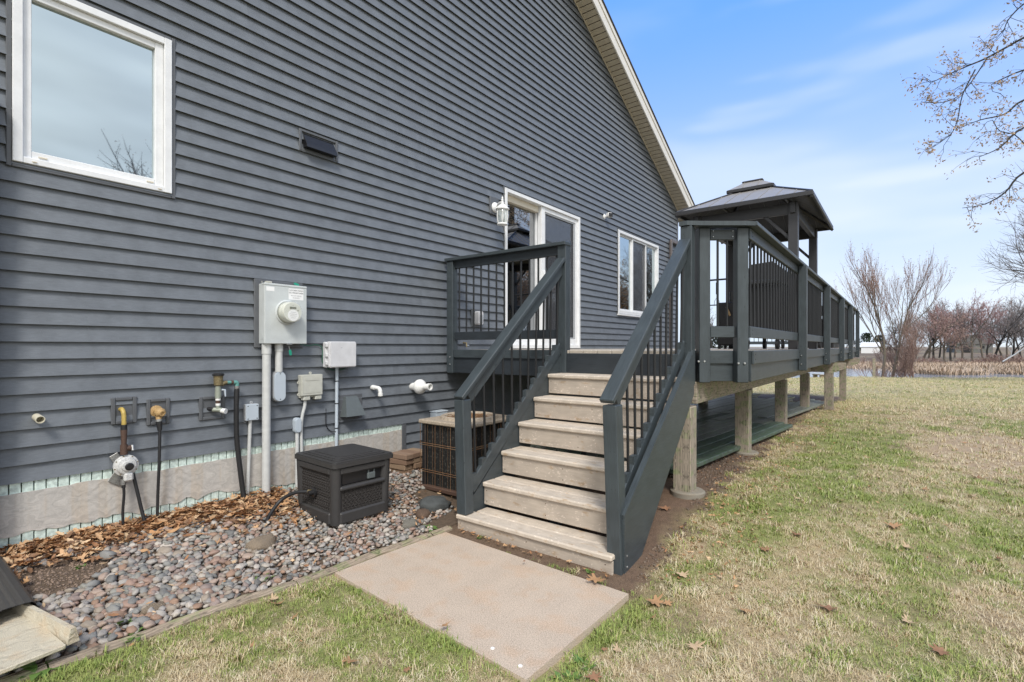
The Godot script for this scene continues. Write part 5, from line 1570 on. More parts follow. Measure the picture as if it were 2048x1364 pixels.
	while x < 2.6:
		var L = minf(rr(0.75, 1.05), 2.66 - x)
		if L < 0.15: break
		var n = 12
		var tm = mb()
		var prev = []
		for k in n + 1:
			var xx = x + L * k / n
			var zz = edge_z(xx) + 0.045 + 0.006 * n_fine.get_noise_2d(xx * 6.0, 2.0)
			var hw = 0.036 + 0.007 * n_fine.get_noise_2d(xx * 9.0, 8.0)
			var yt = gy(xx, zz) + 0.022 + 0.006 * n_fine.get_noise_2d(xx * 7.0, 4.0)
			var sec = [V(xx, yt - 0.08, zz - hw), V(xx, yt - 0.008, zz - hw), V(xx, yt, zz - hw * 0.5), V(xx, yt - 0.006, zz - 0.004), V(xx, yt + 0.002, zz + 0.008), V(xx, yt - 0.012, zz + hw), V(xx, yt - 0.08, zz + hw)]
			if k > 0:
				for j in 6: tm.poly([prev[j], sec[j], sec[j + 1], prev[j + 1]])
			prev = sec
		obj("timber", tm, M.timber, te)
		x += L + 0.006
	# larger rocks
	for r in [["tan", 1.60, 0.815, 0.105, 0.055, 0.065, 0.3, "pale tan craggy rock on the gravel left of the hose box", 21], ["dark", 2.86, 1.06, 0.135, 0.06, 0.12, 0.9, "flat dark grey rock in front of the air conditioner", 22], ["brown", 2.70, 1.115, 0.075, 0.045, 0.055, 0.6, "small reddish brown rock beside the flat dark rock", 23], ["grey", 2.485, 1.20, 0.07, 0.045, 0.05, 0.2, "angular greyish tan rock at the gravel's edge near the landing", 24], ["tan", 0.92, 1.10, 0.06, 0.03, 0.035, 0.2, "pale pinkish flat stone near the timber edging at left", 25]]:
		var o = obj("rock", rock_mesh(r[8], Vector3(r[3], r[4], r[5]), 12, 9, 0.35), M["rock_" + r[0]], self, Transform3D(Basis(Vector3.UP, r[6]), V(r[1], gy(r[1], r[2]) + r[4] * 0.45, r[2])))
		tag(o, r[7], "rock")

func rock_mesh(sd, s: Vector3, nu, nv, rough) -> ArrayMesh:
	var f = noise(sd, 1.1, 2)
	var st = SurfaceTool.new()
	st.begin(Mesh.PRIMITIVE_TRIANGLES)
	for j in nv + 1:
		for i in nu + 1:
			var th = PI * j / nv
			var ph = TAU * (i % nu) / nu
			var d = Vector3(sin(th) * cos(ph), cos(th), sin(th) * sin(ph))
			if j == 0 or j == nv: d = Vector3(0, 1 if j == 0 else -1, 0)
			var k = 1.0 + rough * f.get_noise_3d(d.x, d.y, d.z)
			st.set_uv(Vector2(float(i) / nu, float(j) / nv) * 0.3)
			st.add_vertex(d * s * k)
	for j in nv:
		for i in nu:
			var a = j * (nu + 1) + i
			var b = a + nu + 1
			st.add_index(a); st.add_index(a + 1); st.add_index(b)
			st.add_index(a + 1); st.add_index(b + 1); st.add_index(b)
	st.generate_normals()
	return st.commit()

func multi(nm, mesh, mt, xf: Array, cols: Array, parent = self) -> MultiMeshInstance3D:
	var mm = MultiMesh.new()
	mm.transform_format = MultiMesh.TRANSFORM_3D
	mm.use_colors = true
	mm.mesh = mesh
	mm.instance_count = xf.size()
	for i in xf.size():
		mm.set_instance_transform(i, xf[i])
		mm.set_instance_color(i, cols[i])
	var o = MultiMeshInstance3D.new()
	o.multimesh = mm
	o.material_override = mt
	o.name = called(nm, parent)
	parent.add_child(o, true)
	kind(o, "stuff")
	return o

func in_bed(x, z) -> bool:
	if z < 0.03 or z > edge_z(x) + 0.0: return false
	if x > 2.98 + 0.12 * sin(z * 5.0): return z < 0.75 and x < 3.6
	if x > 2.58 and z > 1.22: return false
	if x < 0.52 and z > 0.72: return z > edge_z(x) - 0.02
	# bare gritty patch by the downspout
	if pow((x - 0.66) / 0.24, 2.0) + pow((z - 0.46) / 0.20, 2.0) < 1.0: return false
	return true

func build_gravel():
	var bed = Node3D.new()
	bed.name = "gravel_bed"
	add_child(bed)
	kind(bed, "structure")
	# soil sheet under the stones
	var st = mb()
	var x = -0.6
	while x < 3.4:
		for k in 12:
			var f0 = k / 12.0; var f1 = (k + 1) / 12.0
			var q = []
			for c in [[x, f0], [x, f1], [x + 0.1, f1], [x + 0.1, f0]]:
				var zz = lerpf(0.0, edge_z(c[0]) + 0.02, c[1])
				q.append(V(c[0], gy(c[0], zz) + 0.004, zz))
			st.poly(q)
		x += 0.1
	obj("soil", st, M.bed, bed)
	var pal = [Color(0.40, 0.37, 0.345), Color(0.49, 0.45, 0.41), Color(0.32, 0.315, 0.30), Color(0.50, 0.38, 0.31), Color(0.43, 0.29, 0.23), Color(0.62, 0.56, 0.50), Color(0.36, 0.28, 0.25), Color(0.43, 0.36, 0.29), Color(0.24, 0.235, 0.225), Color(0.58, 0.52, 0.45), Color(0.37, 0.36, 0.32), Color(0.42, 0.27, 0.19)]
	var meshes = []
	for k in 6: meshes.append(rock_mesh(40 + k, Vector3(1.0, rr(0.40, 0.60), rr(0.60, 0.85)), 10, 7, 0.42))
	var smat = []
	for c in pal: smat.append(mat("stone_%d" % smat.size(), c.linear_to_srgb(), 0.7, {"t": "speck", "s": 3.0}))
	var all = []
	for layer in 2:
		var step = 0.034 if layer == 0 else 0.037
		x = -0.4
		while x < 3.6:
			var z = 0.02
			while z < 1.42:
				var px = x + rr(-0.45, 0.45) * step
				var pz = z + rr(-0.45, 0.45) * step
				if in_bed(px, pz) and (layer == 0 or rr(0, 1) < 0.88):
					var s = rr(0.011, 0.021) * (1.0 if rr(0, 1) < 0.86 else rr(1.3, 1.75))
					s *= 1.0 + 0.38 * (1.0 - smoothstep(0.9, 1.9, px))
					var b = Basis(Vector3.UP, rr(0, TAU)) * Basis(Vector3.RIGHT, rr(-0.35, 0.35)) * Basis(Vector3.BACK, rr(-0.35, 0.35))
					var p = V(px, gy(px, pz) + (0.008 if layer == 0 else 0.021) + s * 0.15, pz)
					all.append([p, b.scaled(Vector3.ONE * s), rng.randi() % 6, rng.randi() % pal.size(), s / maxf(0.5, p.distance_to(V(0, 0, CAMZ))) + (10.0 if layer == 1 else 0.0)])
				z += step
			x += step
	all.sort_custom(func(a, b): return a[4] > b[4])
	var xf = [[], [], [], [], [], []]
	var cl = [[], [], [], [], [], []]
	for i in all.size():
		var a = all[i]
		if i < 300:
			obj("stone", meshes[a[2]], smat[a[3]], bed, Transform3D(a[1], a[0]))
		else:
			xf[a[2]].append(Transform3D(a[1], a[0]))
			var c = pal[a[3]] * rr(0.8, 1.15)
			cl[a[2]].append(Color(c.r, c.g, c.b))
	for k in 6: multi("small_stones", meshes[k], M.stones, xf[k], cl[k], bed)

# ------------------------------------------------------------------ leaves, grass, weeds
func curled_leaf(sd) -> ArrayMesh:
	var r2 = RandomNumberGenerator.new()
	r2.seed = sd
	var bend = r2.randf_range(0.4, 1.6)
	var roll = r2.randf_range(0.3, 1.5)
	var tw = r2.randf_range(-0.8, 0.8)
	var st = SurfaceTool.new()
	st.begin(Mesh.PRIMITIVE_TRIANGLES)
	var n = 6
	for i in n + 1:
		var t = float(i) / n
		var w = 0.19 * pow(sin(PI * clampf(t * 0.92 + 0.05, 0, 1)), 0.7) * (1.0 + 0.25 * sin(t * 17.0 + sd))
		for j in 3:
			var s = (j - 1.0)
			var a = roll * s * 0.8 + tw * (t - 0.5)
			var c = bend * (t - 0.5)
			st.set_uv(Vector2(t, s))
			st.add_vertex(Vector3(sin(c) / maxf(bend, 0.2) * 1.0, (1.0 - cos(c)) * 0.6 / bend + absf(sin(a)) * w * 0.6, s * w * cos(a * 0.6)))
	for i in n:
		for j in 2:
			var a = i * 3 + j
			st.add_index(a); st.add_index(a + 3); st.add_index(a + 1)
			st.add_index(a + 1); st.add_index(a + 3); st.add_index(a + 4)
	st.generate_normals()
	return st.commit()

# lobed oak-like leaf, slightly cupped
func lobed_leaf(sd) -> ArrayMesh:
	var r2 = RandomNumberGenerator.new()
	r2.seed = sd
	var st = SurfaceTool.new()
	st.begin(Mesh.PRIMITIVE_TRIANGLES)
	var n = 30
	var cup = r2.randf_range(0.25, 0.9)
	var fold = r2.randf_range(-0.6, 0.9)
	var ph = r2.randf_range(0, 6.0)
	var lift = func(p: Vector2) -> Vector3: return Vector3(p.x, cup * (p.x * p.x * 0.55 + fold * p.y * absf(p.y) * 0.9) + 0.05 * sin(p.x * 7.0 + ph) * p.y * 3.0, p.y)
	st.set_uv(Vector2.ZERO)
	st.add_vertex(lift.call(Vector2.ZERO))
	for ring_ in [0.5, 1.0]:
		for k in n:
			var a = TAU * k / n
			var lob = 0.72 + 0.28 * cos(a * 7.0)
			var r = lob * (1.0 + 0.12 * sin(a * 3.0 + ph))
			if ring_ < 1.0: r = lerpf(r, 0.62, 0.5)
			st.set_uv(Vector2(cos(a), sin(a)) * r * ring_)
			st.add_vertex(lift.call(Vector2(cos(a) * r * ring_, sin(a) * r * ring_ * 0.62)))
	for k in n:
		var k2 = (k + 1) % n
		st.add_index(0); st.add_index(1 + k); st.add_index(1 + k2)
		st.add_index(1 + k); st.add_index(1 + n + k); st.add_index(1 + k2)
		st.add_index(1 + k2); st.add_index(1 + n + k); st.add_index(1 + n + k2)
	st.generate_normals()
	return st.commit()

func build_leaves():
	var pal = [Color(0.42, 0.225, 0.105), Color(0.31, 0.155, 0.075), Color(0.52, 0.32, 0.17), Color(0.22, 0.12, 0.065), Color(0.46, 0.27, 0.135), Color(0.58, 0.41, 0.25)]
	var meshes = []
	for k in 7: meshes.append(curled_leaf(k + 3) if k < 5 else lobed_leaf(k + 30))
	var xf = []; var cl = []
	for k in 7: xf.append([]); cl.append([])
	var add = func(x, z, y, s):
		var i = rng.randi() % 7
		var b = Basis(Vector3.UP, rr(0, TAU)) * Basis(Vector3.RIGHT, rr(-0.7, 0.7)) * Basis(Vector3.BACK, rr(-0.5, 0.5))
		xf[i].append(Transform3D(b.scaled(Vector3.ONE * s * (1.0 if i < 5 else 0.5)), V(x, y, z)))
		var c = pal[rng.randi() % pal.size()] * rr(0.75, 1.15)
		cl[i].append(Color(c.r, c.g, c.b))
	# drift against the foundation
	for i in 2300:
		var x = rr(0.45, 2.12)
		var w = 0.20 + 0.16 * smoothstep(0.5, 1.1, x) + 0.10 * sin(x * 4.0) + 0.12 * smoothstep(1.6, 2.0, x)
		var z = 0.03 + absf(rng.randfn(0.0, 0.55)) * w
		if z > 0.75: continue
		add.call(x, z, gy(x, z) + 0.02 + rr(0.0, 0.05) * (1.0 - z / 0.8), rr(0.04, 0.085))
	# strays over the stones, by the condenser, below the deck and stairs
	for i in 110:
		var x = rr(0.5, 3.0); var z = rr(0.3, 1.25)
		if in_bed(x, z): add.call(x, z, gy(x, z) + 0.045, rr(0.025, 0.05))
	for i in 60:
		var x = rr(2.5, 3.05); var z = rr(0.5, 1.3)
		add.call(x, z, gy(x, z) + 0.04, rr(0.03, 0.055))
	for i in 1500:
		var d = sqrt(rr(1.5, 110.0)); var sd = rr(-1.05, 1.05) * d
		var p = DS(d, sd, 0)
		if is_lawn(p.x, p.z): add.call(p.x, p.z, gy(p.x, p.z) + 0.014, rr(0.010, 0.030))
	for i in 2200:
		var x = rr(2.75, 12.0); var z = rr(0.3, 3.3)
		if x < 4.2: z = rr(2.85, 3.35)
		elif rr(0, 1) < 0.5: z = rr(2.55, 3.3)
		add.call(x, z, gy(x, z) + 0.008, rr(0.012, 0.040))
	var cx = []; var cc = []
	for i in 9000:
		var x = rr(2.7, 9.0); var z = rr(2.3, 3.5)
		if x < 4.3 and z < 2.8: continue
		if rng.randf() > soil_amount(x, z): continue
		cx.append(Transform3D(Basis(Vector3.UP, rr(0, TAU)).scaled(Vector3(1, rr(0.5, 0.9), rr(0.6, 1.0)) * rr(0.004, 0.014)), V(x, gy(x, z) + 0.002, z)))
		var k = rr(0.6, 1.3)
		cc.append(Color(0.20 * k, 0.145 * k, 0.105 * k))
	for i in 1500:
		var x = rr(0.42, 0.92); var z = rr(0.25, 0.72)
		cx.append(Transform3D(Basis(Vector3.UP, rr(0, TAU)).scaled(Vector3(1, 0.7, 0.8) * rr(0.002, 0.008)), V(x, gy(x, z) + 0.006, z)))
		var k = rr(0.7, 1.4)
		cc.append(Color(0.30 * k, 0.215 * k, 0.16 * k))
	multi("soil_crumbs", rock_mesh(90, Vector3.ONE, 6, 4, 0.4), M.stones, cx, cc)
	for i in 55:
		var z = rr(1.5, 2.72)
		add.call(2.645 + rr(-0.02, 0.04), z, -1.315 + rr(0, 0.01), rr(0.015, 0.04))
	for k in 7: multi("leaf_litter", meshes[k], M.leaf_mass, xf[k], cl[k])
	# single leaves on the lawn and the landing
	var lm = []
	for k in 6: lm.append(lobed_leaf(k + 70))
	var spots = [[1192, 1165, "large pale brown oak leaf lying at the foot of the right stair post", 0.075], [1330, 1020, "rusty oak leaf on the bare earth right of the stairs", 0.06], [1365, 1155, "curled pale leaf in the grass right of the landing", 0.055], [1310, 1210, "big tan shredded leaf in the grass beside the landing's corner", 0.075], [1655, 1222, "folded copper leaf on the lawn at the bottom centre", 0.07], [1815, 1100, "grey brown curled leaf on the lawn at the right", 0.06], [1787, 1056, "pale feathery leaf cluster on the green grass", 0.075], [1530, 1103, "flat copper leaf in the straw coloured grass", 0.05], [1390, 1300, "upright pale leaf at the bottom of the lawn", 0.06], [888, 1268, "orange leaf curled over the landing's lawn edge", 0.04], [1640, 982, "dark red leaf on the green strip of lawn", 0.05], [1598, 1002, "brown leaf pair on the green strip beside the deck", 0.05], [1850, 983, "copper star shaped leaf on the lawn", 0.06], [1885, 1007, "thin tan oak leaf near the right edge", 0.05], [1945, 996, "copper oak leaf near the right edge of the frame", 0.05], [1735, 918, "rust coloured leaf in the middle distance", 0.05], [1880, 1310, "dark crumpled leaf near the bottom right corner", 0.06], [545, 1205, "brown leaf lying on the lawn near the timber edging", 0.05], [700, 1330, "tan leaf on the lawn below the landing", 0.05], [1048, 1128, "dark leaf fragment on the concrete landing", 0.018]]
	for i in spots.size():
		var s = spots[i]
		var p = pick(s[0], s[1])
		var o = obj("fallen_leaf", lm[i % 6], M["leaf%d" % (i % 3)], self, Transform3D(Basis(Vector3.UP, rr(0, TAU)) * Basis(Vector3.RIGHT, rr(-0.3, 0.3)), p + Vector3(0, 0.018, 0)))
		o.scale = Vector3.ONE * s[3] * 0.85
		tag(o, s[2], "leaf", "fallen leaves")
	for i in 230:
		var d = rr(2.0, 11.0); var sd = rr(-1.0, 1.0) * d + 0.2
		var p = DS(d, sd, 0)
		if not is_lawn(p.x, p.z): continue
		var o = obj("fallen_leaf", lm[i % 6], M["leaf%d" % (rng.randi() % 3)], self, Transform3D(Basis(Vector3.UP, rr(0, TAU)) * Basis(Vector3.RIGHT, rr(-0.3, 0.3)), V(p.x, gy(p.x, p.z) + 0.016, p.z)))
		o.scale = Vector3.ONE * rr(0.018, 0.045)
		tag(o, "small dry brown leaf scattered somewhere on the lawn", "leaf", "small leaves scattered over the lawn")

# the ground point that the photograph shows at a pixel
func pick(u, v) -> Vector3:
	var a = (u - 1024.0) / 1015.0; var b = -(v - 694.0) / 1015.0
	var y = -1.3
	var p = Vector3.ZERO
	for k in 6:
		var t = y / b
		p = DS(t, t * a, 0)
		y = gy(p.x, p.z)
		if in_slab(p.x, p.z, 0): y = -1.316
	return V(p.x, y, p.z)

func tuft(sd, nb, h, spread, wid, l0 = 0.15, l1 = 1.3) -> ArrayMesh:
	var r2 = RandomNumberGenerator.new()
	r2.seed = sd
	var st = SurfaceTool.new()
	st.begin(Mesh.PRIMITIVE_TRIANGLES)
	for i in nb:
		var a = r2.randf_range(0, TAU)
		var o = Vector3(r2.randf_range(-1, 1), 0, r2.randf_range(-1, 1)) * spread
		var d = Vector3(cos(a), 0, sin(a))
		var sd2 = Vector3(-d.z, 0, d.x)
		var L = h * r2.randf_range(0.6, 1.3)
		var lean = r2.randf_range(l0, l1)
		var p0 = o
		var p1 = o + (d * sin(lean * 0.5) + Vector3.UP * cos(lean * 0.5)) * L * 0.55
		var p2 = p1 + (d * sin(lean) + Vector3.UP * cos(lean)) * L * 0.5
		var w = wid * r2.randf_range(0.7, 1.3)
		var nn = (Vector3.UP + d * -0.25).normalized()
		for q in [[p0 - sd2 * w, p0 + sd2 * w, p1 + sd2 * w * 0.8], [p0 - sd2 * w, p1 + sd2 * w * 0.8, p1 - sd2 * w * 0.8], [p1 - sd2 * w * 0.8, p1 + sd2 * w * 0.8, p2]]:
			var up = (q[1] - q[0]).cross(q[2] - q[0]).y > 0.0
			for k in ([0, 2, 1] if up else [0, 1, 2]):
				st.set_normal(nn)
				st.add_vertex(q[k])
	return st.commit()

func build_grass():
	var sets = {"dry_grass": [[], [], []], "green_grass": [[], [], []]}
	var cols = {"dry_grass": [[], [], []], "green_grass": [[], [], []]}
	var put = func(x, z, sc):
		if not is_lawn(x, z): return
		var so = soil_amount(x, z)
		if rng.randf() < so * 1.1: return
		var g = green_amount(x, z)
		var near_edge = in_slab(x, z, 0.09) or (z < edge_z(x) + 0.2 and x < 2.7)
		var bare = smoothstep(0.25, 0.6, n_patch.get_noise_2d(x * 1.4 + 200.0, z * 1.4))
		if rng.randf() < bare * 0.45 or rng.randf() < tan_patch(x, z) * 0.6: return
		var isg = rng.randf() < (0.10 + g * 0.75 + (0.25 if near_edge else 0.0))
		var nm = "green_grass" if isg else "dry_grass"
		var k = rng.randi() % 3
		var s = sc * rr(0.7, 1.25) * (1.25 if near_edge and isg else 1.0) * (0.8 + 0.6 * smoothstep(-0.1, 0.6, n_patch.get_noise_2d(x * 3.5, z * 3.5 + 17.0)))
		sets[nm][k].append(Transform3D(Basis(Vector3.UP, rr(0, TAU)).scaled(Vector3(s, s * rr(0.7, 1.1), s)), V(x, gy(x, z) - 0.003, z)))
		var c
		var d = fwd(x, z)
		if isg: c = Color(0.19, 0.27, 0.06).lerp(Color(0.40, 0.44, 0.13), rng.randf())
		else:
			c = Color(0.68, 0.57, 0.36).lerp(Color(0.52, 0.40, 0.24), rng.randf())
			if rng.randf() < 0.25: c = Color(0.74, 0.64, 0.45)
			if d > 7.0: c = c.lerp(Color(0.68, 0.59, 0.32), 0.7 * smoothstep(7.0, 14.0, d))
		cols[nm][k].append(c)
	# d: forward distance bands with falling density
	for band in [[1.35, 2.4, 15000, 0.85], [2.4, 3.6, 22000, 0.9], [3.6, 5.5, 28000, 1.0], [5.5, 9.0, 30000, 1.2], [9.0, 16.0, 26000, 1.6], [16.0, 34.5, 26000, 2.4]]:
		for i in band[2]:
			var d = sqrt(rr(band[0] * band[0], band[1] * band[1]))
			var sd = rr(-1.12, 1.12) * d
			var p = DS(d, sd, 0)
			put.call(p.x, p.z, band[3])
	for nm in sets:
		for k in 3: multi(nm, tuft(100 + k + (10 if nm == "green_grass" else 0), 9, 0.034 if nm == "dry_grass" else 0.030, 0.024, 0.0014, 0.7 if nm == "dry_grass" else 0.2, 1.55 if nm == "dry_grass" else 1.4), M.grass, sets[nm][k], cols[nm][k])

func build_weeds():
	var spots = [[285, 1270, "leafy green weed clump growing over the timber edging", 0.09, 10], [60, 1345, "broad green weed in the bottom left corner of the lawn", 0.10, 10], [225, 1250, "low green weed mat beside the edging near the splash block", 0.08, 8], [860, 1060, "green weed tuft at the landing's far left corner", 0.07, 9], [800, 1085, "grassy green weed on the gravel edge left of the landing", 0.06, 8], [1165, 1330, "rosette weed in the grass beside the landing's right edge", 0.06, 8], [1130, 1360, "leafy weed at the bottom beside the landing's near corner", 0.06, 8], [520, 1165, "green weed patch over the edging in front of the hose box", 0.07, 9], [960, 1075, "small weed growing between the landing and the bottom riser", 0.045, 7], [1180, 1145, "low weed at the right end of the bottom riser", 0.04, 6], [160, 1135, "tiny green weed among the stones by the bare patch", 0.04, 6], [217, 1050, "green sprout in leaves against the foundation at left", 0.05, 5], [430, 1010, "pointed green sprouts in leaves against the foundation", 0.10, 6], [465, 1000, "tall green blade cluster beside the black irrigation pipe", 0.11, 5]]
	for i in spots.size():
		var s = spots[i]
		var p = pick(s[0], s[1])
		var m = mb()
		var blade = i >= 11
		for k in s[4] * 2:
			var a = rr(0, TAU)
			var el = rr(0.9, 1.4) if blade else rr(0.15, 0.9)
			var d = Vector3(cos(a) * cos(el), sin(el), sin(a) * cos(el))
			var sd = Vector3(-sin(a), 0, cos(a))
			var L = s[3] * rr(0.6, 1.1)
			var w = L * (0.07 if blade else 0.20)
			var o = p + Vector3(rr(-1, 1), 0, rr(-1, 1)) * s[3] * (0.2 if blade else 0.55)
			var q1 = o + d * L * 0.5; var q2 = o + d * L - Vector3(0, L * (0.05 if blade else 0.22), 0)
			m.poly([o - sd * w * 0.3, o + sd * w * 0.3, q1 + sd * w, q1 - sd * w])
			m.poly([q1 - sd * w, q1 + sd * w, q2])
		var o2 = obj("weed", m, M.weed)
		tag(o2, s[2], "weed", "weeds along the edges")

# ------------------------------------------------------------------ bare trees
# returns [wood mesh builder, twig mesh builder]; leaf points are kept for buds
var tips := []
func branch(wood: MB, twig: MB, p: Vector3, dir: Vector3, L, r, lvl, maxl, o):
	var n = 4 if lvl < 2 else 3
	var pts = [p]; var rad = [r]
	var d = dir
	var r1 = r * (0.55 if lvl < maxl else 0.4)
	for i in n:
		d = (d + Vector3(rng.randfn(0, 1), rng.randfn(0, 1), rng.randfn(0, 1)) * o.get("wob", 0.12) + Vector3.UP * o.get("up", 0.06) * (1.0 if lvl > 0 else 0.3)).normalized()
		pts.append(pts[-1] + d * L / n)
		rad.append(lerpf(r, r1, (i + 1.0) / n))
	var big = lvl < o.get("wood", 3)
	(wood if big else twig).tube(pts, rad, 6 if lvl == 0 else (5 if lvl == 1 else 3), false)
	if lvl >= maxl:
		tips.append([pts[-1], d])
		if rng.randf() < 0.5: tips.append([pts[-2], d])
		return
	var kids = o.get("kids", [4, 4, 4, 3, 3])[lvl]
	for i in kids:
		var f = lerpf(o.get("start", 0.35) if lvl == 0 else 0.25, 1.0, (i + rng.randf() * 0.8) / kids)
		var k = clampf(f * n, 0, n - 0.001)
		var q = pts[int(k)].lerp(pts[int(k) + 1], k - int(k))
		var side_ = d.cross(Vector3(rng.randfn(0, 1), rng.randfn(0, 1), rng.randfn(0, 1))).normalized()
		var sp = o.get("spread", 0.7) * rr(0.7, 1.25)
		var nd = (d * cos(sp) + side_ * sin(sp)).normalized()
		branch(wood, twig, q, nd, L * o.get("len", 0.62) * rr(0.75, 1.15) * (1.25 - 0.45 * f), maxf(lerpf(r, r1, f) * o.get("thin", 0.6), o.get("minr", 0.006)), lvl + 1, maxl, o)
	branch(wood, twig, pts[-1], d, L * 0.6, r1, lvl + 1, maxl, o)

func bits(pts: Array, s, per, sp) -> MB:
	var m = mb()
	for t in pts:
		for k in per:
			var c = t[0] + Vector3(rng.randfn(0, 1), rng.randfn(0, 1) - 0.4, rng.randfn(0, 1)) * sp
			var a = Vector3(rng.randfn(0, 1), rng.randfn(0, 1), rng.randfn(0, 1)).normalized()
			var b = a.cross(Vector3(rng.randfn(0, 1), rng.randfn(0, 1), rng.randfn(0, 1))).normalized()
			var z = s * rr(0.6, 1.3)
			m.poly([c - a * z, c + b * z * 0.45, c + a * z, c - b * z * 0.45])
	return m

func tree(nm, label, cat, at: Vector3, o, wood_m, twig_m, group = "") -> Node3D:
	var t = thing(nm, label, cat, at, group)
	rng.seed = hash(label)
	tips = []
	var w = mb(); var g = mb()
	for s in o.get("stems", [[Vector3(0, 1, 0), 1.0]]):
		branch(w, g, Vector3(rr(-0.1, 0.1), -0.15, rr(-0.1, 0.1)) * o.get("base", 1.0), s[0].normalized(), o.h * 0.42 * s[1], o.r * s[1], 0, o.get("max", 4), o)
	obj("trunk", w, M[wood_m], t)
	obj("twigs", g, M[twig_m], t)
	if o.has("bits"): obj("buds", bits(tips, o.bits[0], o.bits[1], o.bits[2]), M[o.bits[3]], t)
	return t

func at_d(d, s) -> Vector3:
	var p = DS(d, s, 0)
	return V(p.x, gy(p.x, p.z), p.z)

func build_trees():
	var spot = func(u, d): return at_d(d, (u - 1024.0) / 1015.0 * d)
	# two slender trees at the pond's edge
	tree("slender_tree", "taller of two slender bare trees at the pond, left one behind the deck's far corner", "tree", spot.call(1757, 35.0), {"h": 11.4, "r": 0.10, "max": 4, "up": 0.20, "spread": 0.38, "len": 0.66, "minr": 0.010, "thin": 0.6, "kids": [5, 4, 4, 3], "start": 0.45, "bits": [0.045, 1, 0.05, "bud"], "stems": [[Vector3(-0.16, 1, 0.03), 1.0]]}, "bark", "bark_red")
	tree("slender_tree", "slender bare tree with a straight trunk right of the wooden post at the pond", "tree", spot.call(1783, 36.0), {"h": 11.6, "r": 0.10, "max": 4, "up": 0.22, "spread": 0.36, "len": 0.66, "minr": 0.010, "kids": [5, 4, 4, 3], "start": 0.5, "bits": [0.045, 1, 0.05, "bud"], "stems": [[Vector3(0.03, 1, 0.05), 1.0]]}, "bark", "bark_red")
	tree("shrubby_tree", "many stemmed reddish shrub at the water right beside the wooden post", "tree", spot.call(1770, 35.2), {"h": 3.4, "r": 0.04, "max": 3, "up": 0.12, "spread": 0.5, "minr": 0.010, "kids": [4, 4, 3], "wood": 2, "base": 3.0, "stems": [[Vector3(-0.8, 1, 0.2), 1.0], [Vector3(0.7, 1, 0.3), 1.0], [Vector3(0.1, 1, -0.5), 1.1], [Vector3(-0.3, 1, -0.3), 0.9], [Vector3(0.3, 1, 0.5), 0.9]]}, "bark_red", "bark_red")
	tree("reddish_tree", "reddish young tree with a forked low trunk at the pond bank", "tree", spot.call(1808, 36.0), {"h": 5.6, "r": 0.065, "max": 4, "up": 0.16, "spread": 0.55, "minr": 0.010, "kids": [4, 4, 4, 3], "start": 0.3, "bits": [0.04, 1, 0.05, "twig_red"], "stems": [[Vector3(-0.25, 1, 0), 1.0], [Vector3(0.3, 1, 0.1), 0.9], [Vector3(-0.7, 1, 0), 0.6]]}, "bark_red", "twig_red")
	tree("reddish_tree", "reddish young tree with twin upright stems, right of the forked one", "tree", spot.call(1828, 36.0), {"h": 6.6, "r": 0.065, "max": 4, "up": 0.18, "spread": 0.5, "minr": 0.010, "kids": [4, 4, 4, 3], "start": 0.3, "bits": [0.04, 1, 0.05, "twig_red"], "stems": [[Vector3(0.0, 1, 0), 1.0], [Vector3(0.25, 1, 0.2), 0.9]]}, "bark_red", "twig_red")
	# woods on the far bank
	var far = [[1690, 84, 8.0, "twig_grey", "bare grey tree on the far bank beside the deck's corner"], [1845, 70, 9.5, "twig_red", "wide russet tree on the far bank right of the young pair"], [1868, 82, 11.5, "twig_grey", "tall grey tree just right of the russet far tree"], [1888, 74, 9.6, "twig_pink", "pink budded tree left of the round roofed barn"], [1925, 88, 12.0, "twig_pink", "pink budded tree standing in front of the barn's left half"], [1945, 78, 12.2, "twig_pink", "tall pink budded tree in front of the barn's right half"], [1985, 72, 11.6, "twig_grey", "broad dark tree with leaning limbs right of the barn"], [2004, 84, 10.8, "twig_pink", "pinkish tree behind the broad dark one"], [2028, 74, 9.6, "twig_grey", "rounded grey tree at the far bank's right end"], [2060, 80, 10.5, "twig_grey", "grey tree on the far bank cut by the frame"], [1560, 90, 9.0, "twig_grey", "distant grey tree seen past the deck railing"], [1432, 60, 8.4, "twig_grey", "bare tree seen between the gazebo's left posts"], [1610, 95, 13.0, "twig_grey", "distant bare tree seen under the gazebo roof"], [1858, 92, 12.0, "twig_red", "russet crown behind the tall grey far tree"], [1900, 80, 11.0, "twig_grey", "thin grey tree between the two pink budded ones left of the barn"], [1830, 88, 10.5, "twig_red", "russet tree behind the young pair of reddish trees"], [1968, 90, 11.5, "twig_pink", "pinkish tree filling the gap right of the barn"], [2042, 90, 12.5, "twig_grey", "tall grey tree behind the rounded one at right"], [1795, 95, 10.0, "twig_grey", "grey tree low behind the slender trees"], [1880, 96, 13.0, "twig_grey", "tall grey crown behind the first pink budded tree"], [1908, 98, 12.5, "twig_red", "russet crown just left of the barn, far back"], [1976, 99, 13.5, "twig_grey", "tall grey crown far back right of the barn"], [2016, 98, 13.0, "twig_red", "russet crown far back near the right edge"], [2052, 97, 13.5, "twig_grey", "grey crown far back, cut by the right edge"]]
	for i in far.size():
		var f = far[i]
		tree("far_tree", f[4], "tree", spot.call(f[0], f[1]), {"h": f[2], "r": 0.16, "max": 4, "up": 0.06 if f[3] != "twig_grey" else 0.03, "spread": 0.62, "len": 0.64, "minr": 0.022, "kids": [5, 4, 4, 3], "start": 0.3, "bits": [0.10, 1, 0.14, f[3]] if f[3] != "twig_grey" else [0.07, 1, 0.12, "twig_grey"]}, "bark_dark" if f[3] == "twig_grey" else "bark", f[3], "trees on the far bank")
